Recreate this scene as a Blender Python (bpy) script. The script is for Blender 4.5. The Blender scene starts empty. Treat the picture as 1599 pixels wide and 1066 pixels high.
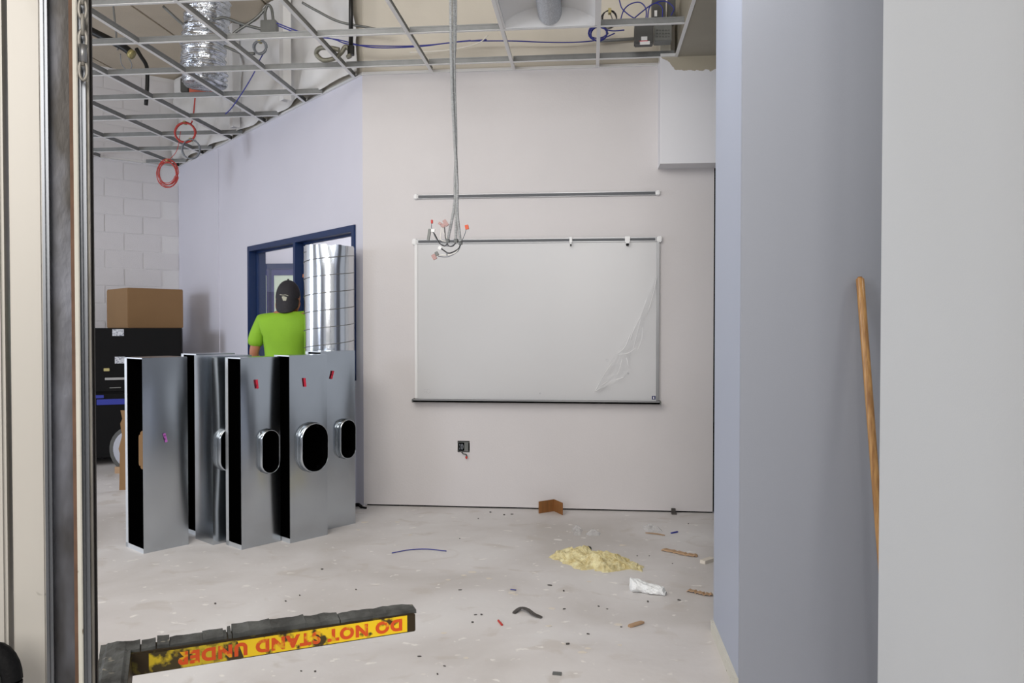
import bpy, bmesh, math, random
from mathutils import Vector, Matrix, noise
random.seed(7)
S = bpy.context.scene
C = S.collection
PI = math.pi

# ------------------------------------------------------------------ camera
F = 1240.0
CAM = Vector((0, 0, 1.35))
YAW = math.radians(5.62); PITCH = math.radians(-1.06)
cd = bpy.data.cameras.new('camera'); cam = bpy.data.objects.new('camera', cd); C.objects.link(cam)
cd.sensor_width = 36; cd.lens = F / 1599 * 36; cd.clip_start = 0.05; cd.clip_end = 100
cam.location = CAM; cam.rotation_euler = (PI / 2 + PITCH, 0, YAW)
S.camera = cam
# ------------------------------------------------------------------ view + world + lights
S.view_settings.view_transform = 'Standard'; S.view_settings.look = 'None'
S.view_settings.gamma = 1; S.view_settings.use_curve_mapping = False
S.view_settings.exposure = -0.52
w = bpy.data.worlds.new('world'); S.world = w; w.use_nodes = True
bg = w.node_tree.nodes['Background']; bg.inputs[0].default_value = (0.90, 0.93, 1.0, 1); bg.inputs[1].default_value = 0.75


def area(name, loc, target, size, power, col, sy=None):
    l = bpy.data.lights.new(name, 'AREA'); l.energy = power; l.color = col; l.size = size
    if sy: l.shape = 'RECTANGLE'; l.size_y = sy
    o = bpy.data.objects.new(name, l); C.objects.link(o); o.location = loc
    l.use_shadow = True
    o.rotation_euler = (Vector(target) - Vector(loc)).to_track_quat('-Z', 'Y').to_euler()
    return o


area('daylight_from_left_windows', (-5.3, -0.6, 2.2), (-1.5, 5.8, 1.5), 1.1, 70, (0.84, 0.89, 1.0), 1.4)
area('daylight_far_left_window', (-8.0, 3.4, 1.9), (-3.0, 6.6, 1.6), 1.6, 150, (0.82, 0.89, 1.0), 1.5)
area('plenum_fill', (-2.2, 1.2, 3.45), (-2.6, 7.5, 4.0), 1.2, 66, (1.0, 0.96, 0.9))  # fill added to brighten the deck and walls above the grid
area('overhead_fill', (-2.0, 2.4, 3.6), (-1.8, 3.8, 0.0), 2.4, 56, (1.0, 0.985, 0.97))  # fill added overhead to brighten the floor; no fixture hangs there
area('hall_light', (0.0, -2.8, 2.9), (0.2, 5.0, 1.3), 2.2, 215, (1.0, 0.955, 0.9))
area('right_wall_fill', (0.1, 2.9, 3.15), (0.7, 5.8, 1.6), 0.9, 16, (0.95, 0.97, 1.0))  # fill added to lift the right end of the back wall
area('side_passage_light', (2.1, 2.05, 2.75), (1.0, 2.95, 0.5), 0.22, 9, (1.0, 0.96, 0.88))
area('next_room_light', (-1.6, 8.6, 2.9), (-4.6, 11.3, 1.4), 1.4, 190, (0.95, 0.97, 1.0))

# ------------------------------------------------------------------ projection helpers (pixel of the 1599x1066 photo -> real place)
_R = cam.rotation_euler.to_matrix()


def ray(px, py):
    return _R @ Vector(((px - 799.5) / F, (533 - py) / F, -1))


def atZ(px, py, z): d = ray(px, py); return CAM + d * ((z - CAM.z) / d.z)
def atY(px, py, y): d = ray(px, py); return CAM + d * (y / d.y)
def atX(px, py, x): d = ray(px, py); return CAM + d * (x / d.x)
def atD(px, py, D): return CAM + ray(px, py) * D
def cw(xc, zc, z=0.0):  # camera-plan coordinates (right, forward) to the world
    return Vector((xc * math.cos(YAW) - zc * math.sin(YAW), xc * math.sin(YAW) + zc * math.cos(YAW), z))
def atDiag(px, py, off=0.0):  # plane X+Y = DG - off*sqrt2
    d = ray(px, py); return CAM + d * ((DG - off * 2 ** .5) / (d.x + d.y))


YB = 5.84          # back wall
DG = -1.70 + YB    # diagonal wall: x + y = DG
ZC = 3.23          # suspended grid level
ZD = 4.25          # structural deck
CX, CY = -1.70, YB
EX, EY = -4.84, DG + 4.84   # far corner of diagonal wall and block wall

# ------------------------------------------------------------------ materials


def new_mat(name):
    m = bpy.data.materials.new(name); m.use_nodes = True
    nt = m.node_tree; b = nt.nodes['Principled BSDF']
    return m, nt, b


def srgb(r, g, b):
    f = lambda c: (c / 255 / 12.92) if c / 255 <= .04045 else ((c / 255 + .055) / 1.055) ** 2.4
    return (f(r), f(g), f(b), 1)


def mat(name, col, rough=.6, metal=0, var=0.0, scale=6, bump=0.0, bscale=60, col2=None, spec=None, thr=None, stretch=None, detail=4):
    m, nt, b = new_mat(name)
    b.inputs['Roughness'].default_value = rough; b.inputs['Metallic'].default_value = metal
    if spec is not None: b.inputs['Specular IOR Level'].default_value = spec
    c = srgb(*col)
    if var or col2 or bump:
        tc = nt.nodes.new('ShaderNodeTexCoord'); vec = tc.outputs['Object']
        if stretch:
            mp = nt.nodes.new('ShaderNodeMapping'); mp.inputs['Scale'].default_value = stretch
            nt.links.new(vec, mp.inputs[0]); vec = mp.outputs[0]
    if var or col2:
        n = nt.nodes.new('ShaderNodeTexNoise'); n.inputs['Scale'].default_value = scale; n.inputs['Detail'].default_value = detail
        nt.links.new(vec, n.inputs['Vector'])
        r = nt.nodes.new('ShaderNodeValToRGB')
        lo, hi = thr if thr else (.3, .7)
        r.color_ramp.elements[0].position = lo; r.color_ramp.elements[1].position = hi
        if col2: c2 = srgb(*col2)
        else: c2 = tuple(v * (1 - var) for v in c[:3]) + (1,)
        r.color_ramp.elements[0].color = c2; r.color_ramp.elements[1].color = c
        nt.links.new(n.outputs['Fac'], r.inputs[0]); nt.links.new(r.outputs[0], b.inputs['Base Color'])
    else:
        b.inputs['Base Color'].default_value = c
    if bump:
        n2 = nt.nodes.new('ShaderNodeTexNoise'); n2.inputs['Scale'].default_value = bscale; n2.inputs['Detail'].default_value = 3
        bp = nt.nodes.new('ShaderNodeBump'); bp.inputs['Strength'].default_value = bump; bp.inputs['Distance'].default_value = .01
        nt.links.new(vec, n2.inputs['Vector']); nt.links.new(n2.outputs['Fac'], bp.inputs['Height']); nt.links.new(bp.outputs[0], b.inputs['Normal'])
    return m


M = {}
M['paint'] = mat('off_white_wall_paint', (208, 204, 204), .55, var=.05, scale=1.2, bump=.08, bscale=90)
M['paint_diag'] = mat('off_white_paint_daylight_tint', (212, 211, 222), .55, var=.05, scale=1.0, bump=.08, bscale=90)  # same off-white paint, with a cool daylight tint put into the colour
M['block'] = mat('painted_block', (218, 216, 218), .6, var=.04, scale=3, bump=.25, bscale=120)
M['mortar'] = mat('painted_mortar', (222, 221, 222), .7, bump=.2)
M['blue_grey'] = mat('blue_grey_wall_paint', (165, 172, 188), .5, var=.03, scale=.8, bump=.04, bscale=200)
M['grey_wall'] = mat('shade_toned_grey_paint', (150, 154, 164), .5, var=.03, scale=.8, bump=.04, bscale=200)  # the near wall's paint, darkened in colour for the recess's shade
M['light_grey'] = mat('light_grey_wall_paint', (203, 206, 208), .5, var=.03, scale=.8, bump=.04, bscale=200)
M['deck'] = mat('concrete_deck', (196, 184, 165), .8, var=.12, scale=2.5, bump=.2)
M['plenum_wall'] = mat('bare_plaster', (206, 200, 188), .8, var=.12, scale=2, bump=.2, bscale=20)
M['drywall_tan'] = mat('unpainted_compound', (158, 153, 140), .8, var=.06, scale=4)
M['white'] = mat('white_enamel', (226, 226, 226), .4)
M['cream'] = mat('cream_edge', (206, 203, 192), .6, var=.08, scale=9)
M['galv'] = mat('galvanised_steel', (196, 202, 208), .2, 1, var=.13, scale=2.2, bump=.05, bscale=2.5)
M['galv_in'] = mat('galvanised_inside', (40, 42, 44), .5, 1, var=.2, scale=3)
M['tee'] = mat('tee_web_steel', (128, 130, 130), .45, .35, var=.15, scale=20)
M['alu'] = mat('aluminium', (150, 151, 153), .42, .9, var=.08, scale=8)
M['alu_dark'] = mat('dark_rail_insert', (78, 80, 84), .5, .3)
M['board'] = mat('whiteboard_enamel', (200, 200, 201), .34, var=.02, scale=1.5)
M['navy'] = mat('navy_frame_paint', (4, 40, 88), .4, var=.1, scale=2)
M['navy2'] = mat('navy_door_paint', (56, 62, 112), .4)
M['black'] = mat('black_plastic', (9, 9, 11), .7, var=.3, scale=60, bump=.2, bscale=200, spec=.2)
M['galv_soft'] = mat('galvanised_hem', (214, 218, 222), .5, .8)
M['black_pipe'] = mat('black_pipe', (22, 22, 22), .4, .3)
M['hole'] = mat('void_shade_black', (3, 3, 3), .9, spec=0)  # flat black standing in for the shade in openings and gaps
M['card'] = mat('cardboard', (142, 110, 74), .8, var=.07, scale=5)
M['card_dark'] = mat('dark_cardboard', (150, 100, 52), .8, var=.35, scale=14, stretch=(6, 6, .4))
M['card_tape'] = mat('packing_tape', (190, 160, 122), .3)
M['label'] = mat('paper_label', (205, 208, 215), .6, col2=(120, 125, 140), scale=70, thr=(.38, .5))
M['blue'] = mat('blue_plastic', (20, 40, 150), .4)
M['brass'] = mat('brassy_latch', (170, 160, 110), .4, .5)
M['grey_metal'] = mat('grey_box_metal', (118, 120, 118), .45, .6, var=.2, scale=12)
M['dark_grey'] = mat('dark_grey_case', (74, 74, 72), .5)
M['flex'] = mat('flex_conduit', (178, 180, 180), .4, .6, var=.25, scale=60)
M['foil'] = mat('aluminium_foil', (226, 230, 236), .16, 1, var=.25, scale=16, bump=.9, bscale=22)
M['red_wire'] = mat('red_cable', (186, 58, 50), .45)
M['blue_wire'] = mat('blue_cable', (44, 50, 136), .45)
M['grey_wire'] = mat('grey_cable', (120, 124, 130), .5)
M['white_wire'] = mat('white_wire', (225, 222, 215), .5)
M['black_wire'] = mat('black_wire', (28, 26, 30), .5)
M['pink'] = mat('pink_connector', (172, 138, 134), .35)
M['orange'] = mat('orange_connector', (205, 84, 44), .4)
M['orange_box'] = mat('faded_orange_box', (210, 110, 88), .6, var=.15, scale=8)
M['hose'] = mat('braided_hose', (128, 126, 112), .45, .4, var=.2, scale=40)
M['skin'] = mat('skin', (170, 112, 84), .5, var=.05, scale=10)
M['hair'] = mat('dark_hair', (30, 24, 20), .6)
M['shirt'] = mat('lime_shirt', (138, 188, 40), .75, var=.12, scale=7, bump=.6, bscale=9)
M['jeans'] = mat('work_jeans', (50, 62, 86), .8, var=.1)
M['boot'] = mat('brown_boot', (92, 62, 40), .6)
M['cap'] = mat('black_cap', (38, 36, 42), .75, var=.2, scale=20, bump=.3, bscale=60)
M['cap_logo'] = mat('cap_logo', (178, 176, 160), .7)
M['mast_cream'] = mat('yellowed_mast_face', (190, 186, 178), .42, .1, var=.16, scale=7, col2=(170, 165, 154), thr=(.28, .42), stretch=(1, 1, .35))
M['mast_alu'] = mat('mast_aluminium', (132, 135, 140), .35, 1, var=.2, scale=10, stretch=(1, 1, .2))
M['mast_dull'] = mat('dull_greasy_aluminium', (150, 146, 138), .5, .5, col2=(104, 100, 94), scale=9, stretch=(2, 2, .5), bump=.2, bscale=40)
M['mast_blotch'] = mat('blotchy_aluminium', (112, 114, 122), .45, .5, col2=(58, 55, 52), scale=6, stretch=(2, 2, .8), thr=(.4, .6), bump=.1, bscale=40)
M['mast_dark'] = mat('dark_mast_gap', (28, 22, 20), .7)
M['rust'] = mat('rusty_edge', (112, 84, 66), .8, var=.3, scale=40)
M['rubber'] = mat('worn_black_rubber', (92, 94, 92), .8, col2=(48, 48, 46), scale=16, bump=.8, bscale=28)
M['fork'] = mat('worn_yellow_sticker', (255, 214, 24), .45, col2=(70, 56, 20), scale=24, thr=(.36, .43), detail=6)
M['fork_worn'] = mat('rubbed_yellow_sticker', (214, 186, 34), .5, col2=(66, 54, 22), scale=30, thr=(.47, .57), detail=6)
M['fork_dark'] = mat('worn_dark_steel', (56, 44, 24), .55, .3, col2=(120, 110, 40), scale=30, thr=(.28, .42))
M['letter'] = mat('worn_red_lettering', (226, 84, 22), .5, col2=(238, 178, 24), scale=34, thr=(.4, .47))
M['insul'] = mat('yellow_insulation', (226, 218, 176), .95, col2=(186, 168, 116), scale=26, bump=1, bscale=50)
M['paper'] = mat('white_crumpled_bag', (232, 234, 234), .55, var=.05, scale=20)
M['wood'] = mat('varnished_wood', (196, 150, 92), .3, col2=(148, 104, 58), scale=9, stretch=(12, 12, .7), thr=(.35, .65))
M['wood_scrap'] = mat('wood_scrap', (182, 150, 118), .8, var=.2, scale=12)
M['dark_scrap'] = mat('dark_scrap', (78, 74, 71), .7, var=.3, scale=30)
M['light_scrap'] = mat('plaster_crumb', (214, 206, 194), .8)
M['red_tag'] = mat('red_tape_tag', (206, 40, 66), .5, col2=(110, 10, 30), scale=60, thr=(.36, .46))
M['purple_tag'] = mat('purple_tape_tag', (172, 96, 176), .5, col2=(96, 30, 100), scale=60, thr=(.36, .46))
M['white_tub'] = mat('white_round_tub', (166, 168, 178), .5)
M['door_glass_room'] = mat('pale_green_wall', (202, 216, 196), .6)


def speckle(m, col, scale, thr, st=None):  # small dark nicks over an existing base colour
    nt = m.node_tree; b = nt.nodes['Principled BSDF']; src = b.inputs['Base Color'].links[0].from_socket
    tc = nt.nodes.new('ShaderNodeTexCoord'); n = nt.nodes.new('ShaderNodeTexNoise'); n.inputs['Scale'].default_value = scale; n.inputs['Detail'].default_value = 2
    nt.links.new(tc.outputs['Object'], n.inputs['Vector']); r = nt.nodes.new('ShaderNodeValToRGB'); r.color_ramp.elements[0].position = thr; r.color_ramp.elements[1].position = thr + .03
    nt.links.new(n.outputs['Fac'], r.inputs[0]); mx = nt.nodes.new('ShaderNodeMix'); mx.data_type = 'RGBA'; nt.links.new(r.outputs[0], mx.inputs[0]); nt.links.new(src, mx.inputs[6]); mx.inputs[7].default_value = srgb(*col)
    nt.links.new(mx.outputs[2], b.inputs['Base Color'])


speckle(M['mast_cream'], (98, 88, 76), 26, .72)
speckle(M['cream'], (120, 108, 88), 34, .69)
speckle(M['rubber'], (128, 124, 112), 30, .68)


def tan_band():  # painted face whose top stays unpainted down to a ragged line
    m, nt, b = new_mat('white_paint_with_ragged_bare_top')
    b.inputs['Roughness'].default_value = .55
    tc = nt.nodes.new('ShaderNodeTexCoord'); sp = nt.nodes.new('ShaderNodeSeparateXYZ')
    n = nt.nodes.new('ShaderNodeTexNoise'); n.inputs['Scale'].default_value = 14; n.inputs['Detail'].default_value = 8
    nt.links.new(tc.outputs['Object'], n.inputs['Vector']); nt.links.new(tc.outputs['Object'], sp.inputs[0])
    ma = nt.nodes.new('ShaderNodeMath'); ma.operation = 'MULTIPLY_ADD'; ma.inputs[1].default_value = .12
    nt.links.new(n.outputs['Fac'], ma.inputs[0]); nt.links.new(sp.outputs['Z'], ma.inputs[2])
    gt = nt.nodes.new('ShaderNodeMath'); gt.operation = 'GREATER_THAN'; gt.inputs[1].default_value = .685
    m1 = nt.nodes.new('ShaderNodeMath'); m1.operation = 'SUBTRACT'; m1.inputs[1].default_value = .60; nt.links.new(sp.outputs['X'], m1.inputs[0])
    m2 = nt.nodes.new('ShaderNodeMath'); m2.operation = 'MINIMUM'; m2.inputs[1].default_value = 0; nt.links.new(m1.outputs[0], m2.inputs[0])
    m3 = nt.nodes.new('ShaderNodeMath'); m3.operation = 'ADD'; nt.links.new(m2.outputs[0], m3.inputs[0]); nt.links.new(ma.outputs[0], m3.inputs[1])
    nt.links.new(m3.outputs[0], gt.inputs[0])
    mx = nt.nodes.new('ShaderNodeMix'); mx.data_type = 'RGBA'
    mx.inputs[6].default_value = srgb(222, 222, 226); mx.inputs[7].default_value = srgb(168, 160, 142)
    nt.links.new(gt.outputs[0], mx.inputs[0]); nt.links.new(mx.outputs[2], b.inputs['Base Color'])
    return m


M['tan_band'] = tan_band()


def floor_mat():
    m, nt, b = new_mat('dusty_concrete_floor')
    L = nt.links
    tc = nt.nodes.new('ShaderNodeTexCoord')

    def nz(scale, det, st=None, dist=0):
        n = nt.nodes.new('ShaderNodeTexNoise'); n.inputs['Scale'].default_value = scale; n.inputs['Detail'].default_value = det
        n.inputs['Distortion'].default_value = dist
        if st:
            mp = nt.nodes.new('ShaderNodeMapping'); mp.inputs['Scale'].default_value = st; L.new(tc.outputs['Object'], mp.inputs[0]); L.new(mp.outputs[0], n.inputs['Vector'])
        else: L.new(tc.outputs['Object'], n.inputs['Vector'])
        return n

    def ramp(src, stops):
        r = nt.nodes.new('ShaderNodeValToRGB')
        r.color_ramp.elements[0].position, r.color_ramp.elements[0].color = stops[0]
        r.color_ramp.elements[1].position, r.color_ramp.elements[1].color = stops[-1]
        for p, c in stops[1:-1]: e = r.color_ramp.elements.new(p); e.color = c
        L.new(src, r.inputs[0]); return r
    base = ramp(nz(1.1, 6, dist=.5).outputs['Fac'], [(.32, srgb(186, 181, 177)), (.5, srgb(204, 200, 198)), (.68, srgb(217, 215, 214))])
    fleck = ramp(nz(12, 4, (1, 1.3, 1), .4).outputs['Fac'], [(.655, (0, 0, 0, 1)), (.70, (1, 1, 1, 1))])
    fleck2 = ramp(nz(21, 2).outputs['Fac'], [(.70, (0, 0, 0, 1)), (.75, (1, 1, 1, 1))])
    dark = ramp(nz(4.5, 7, (1, 1.3, 1), .6).outputs['Fac'], [(.33, (1, 1, 1, 1)), (.42, (0, 0, 0, 1))])
    cur = base.outputs[0]
    for mask, colr, k in ((dark, srgb(184, 176, 168), .5), (fleck, srgb(236, 233, 228), .7), (fleck2, srgb(230, 226, 220), .45)):
        mx = nt.nodes.new('ShaderNodeMix'); mx.data_type = 'RGBA'
        mu = nt.nodes.new('ShaderNodeMath'); mu.operation = 'MULTIPLY'; mu.inputs[1].default_value = k
        L.new(mask.outputs[0], mu.inputs[0]); L.new(mu.outputs[0], mx.inputs[0]); L.new(cur, mx.inputs[6]); mx.inputs[7].default_value = colr
        cur = mx.outputs[2]
    L.new(cur, b.inputs['Base Color'])
    b.inputs['Roughness'].default_value = .55
    bp = nt.nodes.new('ShaderNodeBump'); bp.inputs['Strength'].default_value = .25; bp.inputs['Distance'].default_value = .004
    L.new(nz(30, 5).outputs['Fac'], bp.inputs['Height']); L.new(bp.outputs[0], b.inputs['Normal'])
    return m


M['floor'] = floor_mat()


def film_mat(name, alpha, rough=.08, ior=1.5):
    m, nt, b = new_mat(name)
    nt.nodes.remove(b); out = nt.nodes['Material Output']
    t = nt.nodes.new('ShaderNodeBsdfTransparent'); g = nt.nodes.new('ShaderNodeBsdfGlossy'); g.inputs['Roughness'].default_value = rough
    d = nt.nodes.new('ShaderNodeBsdfDiffuse'); d.inputs['Color'].default_value = (.9, .9, .9, 1)
    mx = nt.nodes.new('ShaderNodeMixShader'); mx2 = nt.nodes.new('ShaderNodeMixShader')
    fr = nt.nodes.new('ShaderNodeFresnel'); fr.inputs['IOR'].default_value = ior
    ge = nt.nodes.new('ShaderNodeNewGeometry'); bf = nt.nodes.new('ShaderNodeMath'); bf.operation = 'SUBTRACT'; bf.inputs[0].default_value = 1; nt.links.new(ge.outputs['Backfacing'], bf.inputs[1])
    mf = nt.nodes.new('ShaderNodeMath'); mf.operation = 'MULTIPLY'; nt.links.new(fr.outputs[0], mf.inputs[0]); nt.links.new(bf.outputs[0], mf.inputs[1])
    ad = nt.nodes.new('ShaderNodeMath'); ad.operation = 'ADD'; ad.inputs[1].default_value = alpha * .5; nt.links.new(mf.outputs[0], ad.inputs[0])
    nt.links.new(ad.outputs[0], mx.inputs[0]); nt.links.new(t.outputs[0], mx.inputs[1]); nt.links.new(g.outputs[0], mx.inputs[2])
    mx2.inputs[0].default_value = alpha * .5; nt.links.new(mx.outputs[0], mx2.inputs[1]); nt.links.new(d.outputs[0], mx2.inputs[2])
    nt.links.new(mx2.outputs[0], out.inputs[0])
    return m


M['film'] = film_mat('clear_plastic_film', .06, .25, 1.18)
M['film2'] = film_mat('cloudy_plastic_sheet', .5, .2)
M['glass'] = film_mat('window_glass', .04, .02)

# ------------------------------------------------------------------ mesh builder


class MB:
    def __init__(s): s.v = []; s.f = []; s.m = []

    def add(s, vs, fs, mi=0):
        k = len(s.v); s.v += [Vector(v) for v in vs]; s.f += [tuple(i + k for i in f) for f in fs]; s.m += [mi] * len(fs); return s

    def box(s, c, d, rz=0.0, mi=0, R=None):
        c = Vector(c); h = Vector(d) / 2; R = R or Matrix.Rotation(rz, 3, 'Z')
        vs = [c + R @ Vector((x * h.x, y * h.y, z * h.z)) for x, y, z in ((-1, -1, -1), (1, -1, -1), (1, 1, -1), (-1, 1, -1), (-1, -1, 1), (1, -1, 1), (1, 1, 1), (-1, 1, 1))]
        return s.add(vs, [(0, 3, 2, 1), (4, 5, 6, 7), (0, 1, 5, 4), (1, 2, 6, 5), (2, 3, 7, 6), (3, 0, 4, 7)], mi)

    def mm(s, a, b, mi=0):
        a = Vector(a); b = Vector(b); return s.box((a + b) / 2, [abs(q) for q in (b - a)], 0, mi)

    def bar(s, a, b, wd, ht, up=(0, 0, 1), mi=0):
        a = Vector(a); b = Vector(b); t = (b - a).normalized(); u = Vector(up); sd = t.cross(u).normalized(); u = sd.cross(t)
        R = Matrix((sd, t, u)).transposed(); return s.box((a + b) / 2, (wd, (b - a).length, ht), 0, mi, R)

    def tube(s, pts, r, n=8, mi=0, cap=True):
        pts = [Vector(p) for p in pts]; rs = r if isinstance(r, (list, tuple)) else [r] * len(pts)
        k = len(s.v); prev = None
        for i, p in enumerate(pts):
            t = (pts[min(i + 1, len(pts) - 1)] - pts[max(i - 1, 0)])
            t = t.normalized() if t.length > 1e-9 else Vector((0, 0, 1))
            if prev is None:
                u = t.orthogonal().normalized()
            else:
                u = (prev - t * prev.dot(t)); u = u.normalized() if u.length > 1e-6 else t.orthogonal().normalized()
            prev = u; v = t.cross(u)
            s.v += [p + (u * math.cos(2 * PI * j / n) + v * math.sin(2 * PI * j / n)) * rs[i] for j in range(n)]
        for i in range(len(pts) - 1):
            for j in range(n):
                s.f.append((k + i * n + j, k + i * n + (j + 1) % n, k + (i + 1) * n + (j + 1) % n, k + (i + 1) * n + j)); s.m.append(mi)
        if cap:
            s.f.append(tuple(k + j for j in range(n))[::-1]); s.m.append(mi)
            s.f.append(tuple(k + (len(pts) - 1) * n + j for j in range(n))); s.m.append(mi)
        return s

    def ball(s, c, r, n=8, mi=0):
        c = Vector(c); r = Vector(r) if not isinstance(r, (int, float)) else Vector((r, r, r))
        vs = []; m = n // 2 + 1
        for i in range(m + 1):
            a = -PI / 2 + PI * i / m
            for j in range(n): vs.append(c + Vector((r.x * math.cos(a) * math.cos(2 * PI * j / n), r.y * math.cos(a) * math.sin(2 * PI * j / n), r.z * math.sin(a))))
        fs = [(i * n + j, i * n + (j + 1) % n, (i + 1) * n + (j + 1) % n, (i + 1) * n + j) for i in range(m) for j in range(n)]
        return s.add(vs, fs, mi)

    def sheet(s, P, nu, nv, mi=0):  # P(u,v) -> point
        vs = [P(i / nu, j / nv) for j in range(nv + 1) for i in range(nu + 1)]
        fs = [(j * (nu + 1) + i, j * (nu + 1) + i + 1, (j + 1) * (nu + 1) + i + 1, (j + 1) * (nu + 1) + i) for j in range(nv) for i in range(nu)]
        return s.add(vs, fs, mi)


def bevel_mesh(me, wd, seg=2):
    bm = bmesh.new(); bm.from_mesh(me)
    bmesh.ops.bevel(bm, geom=bm.edges[:], offset=wd, segments=seg, affect='EDGES', clamp_overlap=True)
    bm.to_mesh(me); bm.free()


def build(name, mb, mats, parent=None, origin=None, smooth=False, bevel=0, local=False):
    if not isinstance(mats, (list, tuple)): mats = [mats]
    o0 = Vector((0, 0, 0))
    if parent and not local:
        p = parent
        while p: o0 += p.location; p = p.parent
    if origin is not None: o1 = Vector(origin) - o0
    else: o1 = Vector((0, 0, 0))
    me = bpy.data.meshes.new(name)
    me.from_pydata([v - o0 - o1 for v in mb.v], [], mb.f)
    for q in mats: me.materials.append(M[q] if isinstance(q, str) else q)
    me.polygons.foreach_set('material_index', mb.m)
    bm = bmesh.new(); bm.from_mesh(me); bmesh.ops.remove_doubles(bm, verts=bm.verts, dist=1e-6) if smooth else None
    bmesh.ops.recalc_face_normals(bm, faces=bm.faces); bm.to_mesh(me); bm.free()
    if bevel: bevel_mesh(me, bevel)
    if smooth: me.polygons.foreach_set('use_smooth', [True] * len(me.polygons))
    me.update()
    o = bpy.data.objects.new(name, me); C.objects.link(o); o.parent = parent; o.location = o1
    return o


def tag(o, label, cat, group=None, kind=None):
    if label: o['label'] = label
    if cat: o['category'] = cat
    if group: o['group'] = group
    if kind: o['kind'] = kind
    return o


def thing(name, loc, label, cat, group=None, rz=0.0):
    o = bpy.data.objects.new(name, None); C.objects.link(o); o.location = loc; o.rotation_euler = (0, 0, rz); o.empty_display_size = .1
    return tag(o, label, cat, group)


def struct(name, mb, m, label, cat, origin=None, smooth=False, bevel=0):
    return tag(build(name, mb, m, origin=origin, smooth=smooth, bevel=bevel), label, cat, kind='structure')


def bez(pts, n=10):  # Catmull-Rom through points
    pts = [Vector(p) for p in pts]; out = []
    P = [pts[0] * 2 - pts[1]] + pts + [pts[-1] * 2 - pts[-2]]
    for i in range(1, len(P) - 2):
        for k in range(n):
            t = k / n; a, b, c, d = P[i - 1], P[i], P[i + 1], P[i + 2]
            out.append(.5 * ((2 * b) + (c - a) * t + (2 * a - 5 * b + 4 * c - d) * t * t + (3 * b - a - 3 * c + d) * t ** 3))
    out.append(pts[-1]); return out


# ================================================================== THE SETTING
b = MB(); b.mm((-9, -4.5, -.1), (4.5, 12.5, 0)); struct('floor', b, 'floor', 'dusty pale concrete floor strewn with plaster flecks', 'floor')
# structural deck, planks with recessed joints
dk = tag(thing('ceiling', (0, 4, ZD), 'bare concrete plank deck seen above the open ceiling grid', 'ceiling'), None, None, kind='structure')
b = MB(); b.mm((-9, -1.0, ZD + .06), (4.5, 12.5, ZD + .16)); build('deck_slab', b, 'deck', dk)
b = MB(); b.box((0, 0, .03), (1.195, 14, .06)); pk = build('deck_plank', b, 'deck', dk, local=True); pk.location = (-8.4, 1.5, 0)
for i in range(1, 11):
    c = pk.copy(); C.objects.link(c); c.parent = dk; c.location = (-8.4 + 1.22 * i, 1.5, 0)

WT = .12
b = MB(); b.mm((CX, YB, 0.012), (.885, YB + WT, ZC + .02)); b.box(((CX + .885) / 2, YB + WT / 2 + .01, (ZC + ZD) / 2), (.885 - CX, WT, ZD - ZC), mi=1)
b.box(((CX + .885) / 2, YB + WT / 2 + .02, .006), (.885 - CX, WT, .012), mi=2)
struct('wall_back', b, ['paint', 'plenum_wall', 'hole'], 'off-white painted back wall carrying the whiteboard', 'wall')
b = MB(); b.mm((.885, YB + .06, 0), (4.0, YB + .2, ZD)); struct('wall_back_return', b, 'hole', 'set-back wall past the right end of the back wall, blackened for shade', 'wall')  # black colour stands for the shadow beside the wall's end

# diagonal wall with the window opening
u = Vector((-1, 1, 0)).normalized(); nrm = Vector((-1, -1, 0)).normalized()   # nrm points into the room
C0 = Vector((CX, CY, 0)); LD = (Vector((EX, EY, 0)) - C0).length
wl, wr = (atDiag(388, 386) - C0).dot(u), (atDiag(555.5, 351) - C0).dot(u)
wz1 = atDiag(555.5, 350.5).z; wz0 = atDiag(555.5, 594).z


def dbox(mb, t0, t1, z0, z1, d0, d1, mi=0):  # d = depth behind the room face
    P = [C0 + u * t - nrm * d for t, d in ((t0, d0), (t1, d0), (t1, d1), (t0, d1))]
    vs = [Vector((p.x, p.y, z0)) for p in P] + [Vector((p.x, p.y, z1)) for p in P]
    mb.add(vs, [(0, 3, 2, 1), (4, 5, 6, 7), (0, 1, 5, 4), (1, 2, 6, 5), (2, 3, 7, 6), (3, 0, 4, 7)], mi)


b = MB()
dbox(b, 0, wr, 0, ZC + .02, 0, .14); dbox(b, wl, LD + .1, 0, ZC + .02, 0, .14); dbox(b, wr, wl, 0, wz0, 0, .14); dbox(b, wr, wl, wz1, ZC + .02, 0, .14)
struct('wall_diagonal', b, ['paint_diag'], 'daylight-tinted off-white diagonal wall around the blue window', 'wall')
b = MB(); dbox(b, 0, LD + .1, ZC + .02, ZD, .01, .15); struct('wall_diagonal_upper', b, 'plenum_wall', 'rough plaster upper wall above the ceiling grid', 'wall')
b = MB(); dbox(b, wr - .0, wr + .0 + .001, 0, .001, 0, .001)
tj = (atDiag(342, 300) - C0).dot(u)
b = MB(); dbox(b, tj, tj + .035, 0, ZC - .02, -.008, 0); dbox(b, tj + .035, LD, 0, ZC - .02, -.003, 0)
struct('trim_1', b, 'paint_diag', 'raised joint line and furred strip of the diagonal wall near the block wall', 'trim')
# panel under the window right part (lighter sheet between y594 and y716)
q1 = atDiag(566, 716)
b = MB(); 

# wrinkled poly sheet above the diagonal wall
b = MB()


def poly(uu, vv):
    t = .02 + uu * (LD * .98); z = ZC + .03 + vv * (ZD - ZC - .05)
    d = .05 + .045 * math.sin(t * 7 + 3 * math.sin(z * 4)) * math.cos(z * 5 + t * 2) + .035 * noise.noise(Vector((t * 2.5, z * 6, 1.7)))
    p = C0 + u * t + nrm * max(d, .01); p.z = z; return p


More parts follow.
